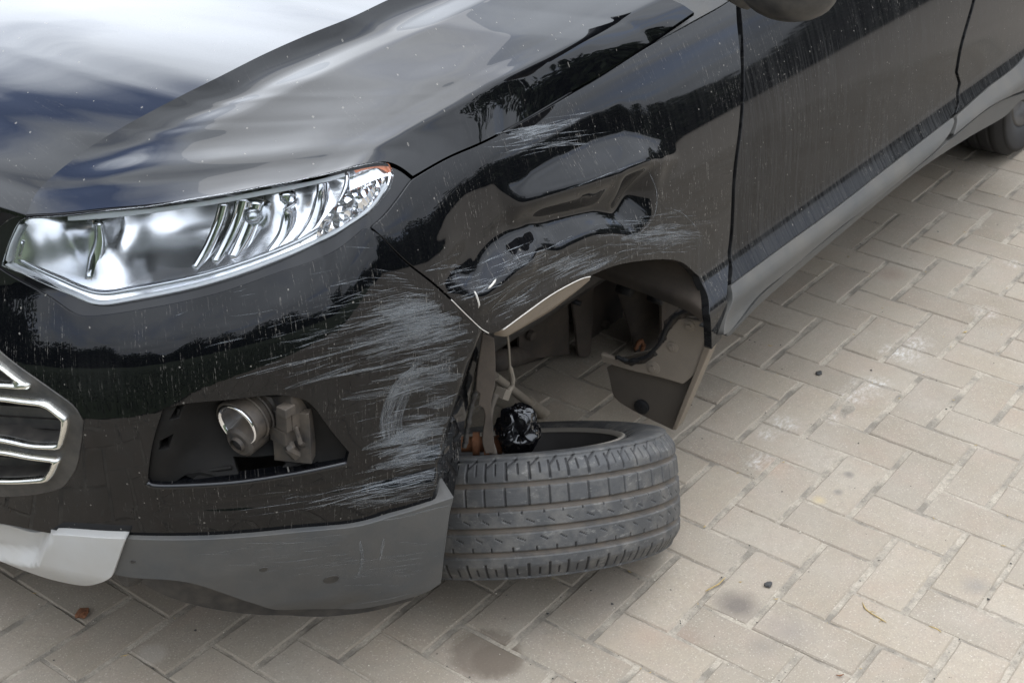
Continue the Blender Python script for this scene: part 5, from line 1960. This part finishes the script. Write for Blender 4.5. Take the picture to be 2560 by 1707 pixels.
dv = rays([(1290, 1290)])[0]
dv /= np.linalg.norm(dv)
upi = -RR[1] - (-RR[1] @ dv) * dv
upi /= np.linalg.norm(upi)
rti = np.cross(dv, upi)
rot = math.radians(4.0)
upi = upi * math.cos(rot) - rti * math.sin(rot)
beta = math.radians(9.5)
WAX = math.cos(beta) * upi - math.sin(beta) * dv
WAX /= np.linalg.norm(WAX)
ee = dv - (dv @ WAX) * WAX
ee /= np.linalg.norm(ee)
WR = 0.298
WC = at_depth(1303, 1301, 2.335) + ee * WR
wheel = adopt(empty('front_wheel', tuple(WC)))
WHINV = Matrix.Translation(tuple(-WC))


def to_wheel(o):
    o.parent = wheel
    o.matrix_parent_inverse = WHINV
    return o


to_wheel(tyre('tyre', WC, WAX, WR, 0.205, flat=0.004))
we1 = np.cross(WAX, [0.31, 0.2, 0.9])
we1 /= np.linalg.norm(we1)
we2 = np.cross(WAX, we1)
mb = MB()
P_, _ = lathe_at(WC, WAX, we1, we2, [(0.088, WR - 0.098), (0.094, WR - 0.092), (0.096, WR - 0.096), (0.088, WR - 0.106), (0.06, WR - 0.112), (0.0, WR - 0.122), (-0.05, WR - 0.125), (-0.07, 0.12), (-0.075, 0.03)], 90)
P_[..., 2] = np.maximum(P_[..., 2], 0.012)
mb.grid(P_, close_v=True)
to_wheel(mb.build('rim', RIMDARK, None, True))
mb = MB()
P_, _ = lathe_at(WC, WAX, we1, we2, [(0.086, WR - 0.099), (0.0965, WR - 0.095), (0.098, WR - 0.100), (0.090, WR - 0.107)], 90)
P_[..., 2] = np.maximum(P_[..., 2], 0.013)
mb.grid(P_, close_v=True)
to_wheel(mb.build('rim_flange', RIMMAT, None, True))
hub_c = at_depth(1182, 1110, 2.50)
mb = MB()
for h, r0, r1 in ((0.0, 0.022, 0.022), (0.020, 0.028, 0.028), (0.040, 0.018, 0.018)):
    a_ = hub_c + rti * h
    mb.tube([a_, a_ + rti * 0.012], [r0, r1], 12)
mb.tube([hub_c - rti * 0.02, hub_c + rti * 0.07], 0.014, 12)
to_wheel(mb.build('rusty_hub', RUST, None, True, auto=35))

# rear wheel
RWC = np.array([2.27, 0.285, 0.308])
rwheel = adopt(empty('rear_wheel', tuple(RWC)))
RWINV = Matrix.Translation(tuple(-RWC))
o = tyre('tyre', RWC, (0, -1, 0), 0.31, 0.205, fine=False)
o.data.materials[0] = simple('shaded_tyre', (0.016, 0.016, 0.017), 0.7, 0, 0.3, 20)  # darker copy of the rubber, shade on the rear wheel put into its colour
o.parent = rwheel
o.matrix_parent_inverse = RWINV
mb = MB()
P_, _ = lathe_at(RWC, np.array([0, -1.0, 0]), np.array([1.0, 0, 0]), np.array([0, 0, 1.0]), [(0.09, 0.214), (0.095, 0.208), (0.06, 0.19), (0.05, 0.08), (0.07, 0.03), (0.07, 0.001)], 60)
mb.grid(P_, close_v=True)
o = mb.build('rim', BLACKPL, None, True)
o.parent = rwheel
o.matrix_parent_inverse = RWINV
wavy_y = MB()
wavy_y.box((2.2, 0.62, 0.5), (0.85, 0.3, 0.5))
adopt(wavy_y.build('rear_wheel_housing', RUBBERDARK, None))

# rear quarter, cowl trim, greenhouse
adopt(panel('rear_wing', PAINT, None, [('c', 2.87, 0.985), ('c', 2.66, 0.71), ('c', 2.80, 0.72), ('c', 2.95, 0.70), ('c', 3.10, 0.60), ('c', 3.17, 0.45), ('c', 3.18, 0.30), ('c', 3.55, 0.32), ('c', 3.60, 0.985)], spacing=0.03, flange=0.02, masks={'dust': door_dust}))
adopt(panel('cowl_trim', GREYPL, None, [(1634, 108), (1650, 70), (1672, 25), (1690, -30), (1760, -60), (1834, -34), (1825, -1), (1723, 58)], sfun=s_off(-0.004), spacing=0.010, flange=0.02))
GLASSDARK = simple('tinted_glass', (0.006, 0.008, 0.008), 0.02, 0, 0.1, coat=1.0)
gh = MB()


def loft(rows, close=False):
    mb = MB()
    mb.grid(np.array(rows))
    return mb


xs_ = np.linspace(0.32, 1.15, 12)
yy_ = np.linspace(-1, 1, 14)
ws_rows = []
for s_ in np.linspace(0, 1, 10):
    wdt = 0.68 - 0.12 * s_
    ws_rows.append([(0.34 + 0.80 * s_ + 0.16 * k * k, 1.0 + wdt * k, 1.03 + 0.44 * s_**0.9 - 0.02 * k * k) for k in yy_])
adopt(loft(ws_rows).build('windscreen', GLASSDARK, None, True))
rf = []
for s_ in np.linspace(0, 1, 16):
    x = 1.14 + 2.2 * s_
    wdt = 0.56 - 0.02 * s_
    rf.append([(x + 0.16 * k * k * (1 - s_), 1.0 + wdt * k, 1.47 + 0.08 * math.sin(math.pi * (0.15 + 0.7 * s_)) - 0.06 * k**4) for k in yy_])
adopt(loft(rf).build('roof', PAINT, None, True))
for sgn in (-1, 1):
    sw = []
    for s_ in np.linspace(0, 1, 8):
        y_ = 1.0 + sgn * (0.735 - 0.17 * s_)
        x0_, x1_ = 0.45 + 0.80 * s_, 3.25 - 0.15 * s_
        sw.append([(x0_ + (x1_ - x0_) * k, y_, 0.99 + 0.44 * s_) for k in np.linspace(0, 1, 10)])
    adopt(loft(sw).build('side_window', GLASSDARK, None, True))
    mb = MB()
    mb.tube([(0.30, 1.0 + sgn * 0.72, 0.985), (0.75, 1.0 + sgn * 0.66, 1.24), (1.28, 1.0 + sgn * 0.57, 1.46)], 0.035, 10)
    adopt(mb.build('windscreen_pillar', PAINT, None, True))
# cowl panel between bonnet and windscreen
mb = MB()
mb.grid(np.array([[(0.10 + 0.12 * k * k, 1.0 + 0.72 * k, 0.985) for k in yy_], [(0.46 + 0.16 * k * k, 1.0 + 0.70 * k, 1.03) for k in yy_]]))
adopt(mb.build('cowl', BLACKPL, None, True))
# far flank, tail and floor close the body
mb = MB()
mb.grid(np.array([[(x, 1.86, 0.17) for x in (-0.2, 3.3)], [(x, 1.885, 0.6) for x in (-0.2, 3.3)], [(x, 1.75, 0.985) for x in (-0.2, 3.3)]]))
adopt(mb.build('far_flank', PAINT, None, True))
mb = MB()
mb.grid(np.array([[(3.28, y_, 0.20) for y_ in (0.15, 1.0, 1.87)], [(3.42, y_, 0.7) for y_ in (0.15, 1.0, 1.87)], [(3.32, 1 + (y_ - 1) * .85, 1.0) for y_ in (0.15, 1.0, 1.87)], [(3.2, 1 + (y_ - 1) * .65, 1.44) for y_ in (0.15, 1.0, 1.87)]]))
adopt(mb.build('tailgate', PAINT, None, True))
for y_ in (1.72,):
    for x_ in (0.02, 2.45):
        o = tyre('tyre', np.array([x_, y_, 0.31]), (0, 1, 0), 0.31, 0.205, fine=False)
        adopt(o)

# door mirror: cup-shaped housing over the door
mc = on_y(1970, -42, -0.02)
mb = MB()
rows = []
for a_ in np.linspace(-math.pi / 2, math.pi / 2, 16):
    ring = []
    for q in np.linspace(0, 2 * math.pi, 24, endpoint=False):
        x, y, z = 0.052 * math.cos(a_) * math.cos(q), 0.085 * math.cos(a_) * math.sin(q), 0.058 * math.sin(a_)
        x = x * (1.25 if x < 0 else 0.75)
        ring.append(mc + np.array([x, y, z * (1.0 if z < 0 else 1.2)]))
    rows.append(ring)
mb.grid(np.array(rows), close_v=True)
mb.tube([mc + np.array([0.0, 0.06, -0.02]), mc + np.array([0.03, 0.17, -0.01]), mc + np.array([0.05, 0.26, -0.02])], [0.035, 0.028, 0.04], 12)
adopt(mb.build('door_mirror', BLACKPL, None, True))

# ------------------------------------------------------------------ black plastic bag wrapped round the torn joint
bag = bpy.data.meshes.new('plastic_bag')
bm = bmesh.new()
bmesh.ops.create_icosphere(bm, subdivisions=6, radius=1.0)
bc = at_depth(1296, 1076, 2.47)
for vtx in bm.verts:
    p = vtx.co.copy()
    n0 = mnoise.noise(p * 1.5 + Vector((3, 1, 7)))
    q = p * 1.5 + Vector((mnoise.noise(p * 2.1), mnoise.noise(p * 2.1 + Vector((9, 0, 0))), 0)) * 0.9
    rid = 1 - 2.2 * math.sqrt(mnoise.noise(q)**2 + 0.006)
    rid2 = 1 - 2.2 * math.sqrt(mnoise.noise(q * 1.7 + Vector((5, 5, 5)))**2 + 0.006)
    k = 1 + 0.22 * n0 + 0.13 * rid + 0.06 * rid2
    vtx.co = Vector((p.x * k * 0.036, p.y * k * 0.036, p.z * k * 0.045))
bm.to_mesh(bag)
bm.free()
bag.polygons.foreach_set('use_smooth', [True] * len(bag.polygons))
bag.materials.append(BAGMAT)
bo = link(bpy.data.objects.new('plastic_bag', bag))
bo.location = bc
tag(bo, 'crumpled shiny black plastic bag wrapped over the broken joint above the fallen tyre', 'plastic bag')

# ------------------------------------------------------------------ litter on the paving
STRAW = simple('straw', (0.34, 0.24, 0.09), 0.8, 0, 0.4, 200)
DARKBIT = simple('dark_crumb', (0.03, 0.028, 0.026), 0.7, 0, 0.4, 200)


def litter(name, px, r, mat, label, cat, lift=0.002, group=None):
    P = [on_z(u, v, r + lift * (0.3 + abs(math.sin(i * 2.1)))) for i, (u, v) in enumerate(crom(px, 10))]
    mb = MB()
    P = np.array(P)
    rad = np.full(len(P), r)
    rad[0] = rad[-1] = r * 0.4
    mb.tube(P, rad, 6)
    return mb, P


mb, _ = litter('twig', [(2156, 1505), (2164, 1521), (2180, 1533), (2200, 1545), (2216, 1555)], 0.0011, STRAW, '', '')
mb2, _ = litter('twig', [(2197, 1556), (2202, 1549), (2210, 1552)], 0.0006, STRAW, '', '')
mb.add(mb2.v, mb2.f)
mb2, _ = litter('twig', [(2170, 1529), (2180, 1527), (2190, 1531)], 0.0006, STRAW, '', '')
mb.add(mb2.v, mb2.f)
tag(mb.build('twig', STRAW, None, True), 'thin brown forked twig lying on a pale paver', 'twig')
mb, _ = litter('straw', [(1763, 1477), (1780, 1468), (1797, 1459), (1806, 1450), (1814, 1442)], 0.0012, STRAW, '', '')
tag(mb.build('straw', STRAW, None, True), 'yellow dry stalk lying along a joint above the round oil stain', 'straw')
mb, _ = litter('straw', [(2322, 1564), (2340, 1570), (2353, 1579)], 0.0011, STRAW, '', '')
tag(mb.build('straw', STRAW, None, True), 'short brown dry stalk in a paving joint right of the twig', 'straw')
mb, _ = litter('straw', [(2090, 1686), (2100, 1688), (2110, 1684)], 0.0014, RUST, '', '')
tag(mb.build('leaf_stalk', RUST, None, True), 'reddish brown leaf stalk in a joint near the bottom edge of the paving', 'leaf stalk')


def crumb(name, u, v, r, mat, label, cat):
    bm = bmesh.new()
    bmesh.ops.create_icosphere(bm, subdivisions=2, radius=1)
    for vv in bm.verts:
        n_ = 1 + 0.5 * mnoise.noise(vv.co * 1.5 + Vector((u, v, 0)))
        vv.co = Vector((vv.co.x * n_ * r, vv.co.y * n_ * r * 0.7, vv.co.z * n_ * r * 0.35))
    me = bpy.data.meshes.new(name)
    bm.to_mesh(me)
    bm.free()
    me.materials.append(mat)
    o = link(bpy.data.objects.new(name, me))
    o.location = on_z(u, v, r * 0.3)
    tag(o, label, cat)


crumb('tar_crumb', 1921, 1460, 0.0095, DARKBIT, 'small black crumb on the paver above the round oil stain', 'crumb')
crumb('tar_crumb', 2047, 932, 0.010, DARKBIT, 'small black crumb on the paver nearest the wheel arch flap', 'crumb')
crumb('walnut_shell', 205, 1532, 0.014, RUST, 'round brown shell stuck in the joint below the white bumper corner', 'shell')

# grit: stones, dark specks and bits of straw scattered over the paving
g = np.random.default_rng(11)
for nm, mat, cnt, smin, smax in (('grit', DARKBIT, 1500, 0.0006, 0.0020), ('grit', simple('pale_grit', (0.52, 0.47, 0.38), 0.9), 1500, 0.0006, 0.0018), ('straw_bits', STRAW, 260, 0.0008, 0.0016)):
    v, f = [], []
    while len(v) < cnt * 4:
        x, y = g.uniform(-1.5, 2.5), g.uniform(-0.9, 1.5)
        a = x / 0.1
        if nm == 'straw_bits' or g.random() < 0.6:      # most of it gathers in the joints
            if g.random() < 0.5:
                y = round(y / 0.1) * 0.1 + g.normal(0, 0.003)
            else:
                x = round(x / 0.1) * 0.1 + g.normal(0, 0.003)
        s_ = g.uniform(smin, smax) * (1.0 if g.random() < .93 else 1.8)
        el = 3.5 if nm == 'straw_bits' else 1.0
        an = g.uniform(0, math.pi)
        c_, s2_ = math.cos(an), math.sin(an)
        k = len(v)
        for (px_, py_, pz_) in ((-1, -0.6, 0), (1, -0.7, 0), (0, 0.9, 0), (0.1, 0, 0.8)):
            px_ *= el
            v.append((x + s_ * (px_ * c_ - py_ * s2_), y + s_ * (px_ * s2_ + py_ * c_), 0.0006 + pz_ * s_))
        f += [(k, k + 1, k + 3), (k + 1, k + 2, k + 3), (k + 2, k, k + 3)]
    o = mesh_obj(nm, v, f, mat)
    tag(o, {'grit': 'loose dark and pale grit scattered over the paving', 'straw_bits': 'tiny bits of straw caught in the paving joints'}[nm], 'grit' if nm == 'grit' else 'straw', kind='stuff')
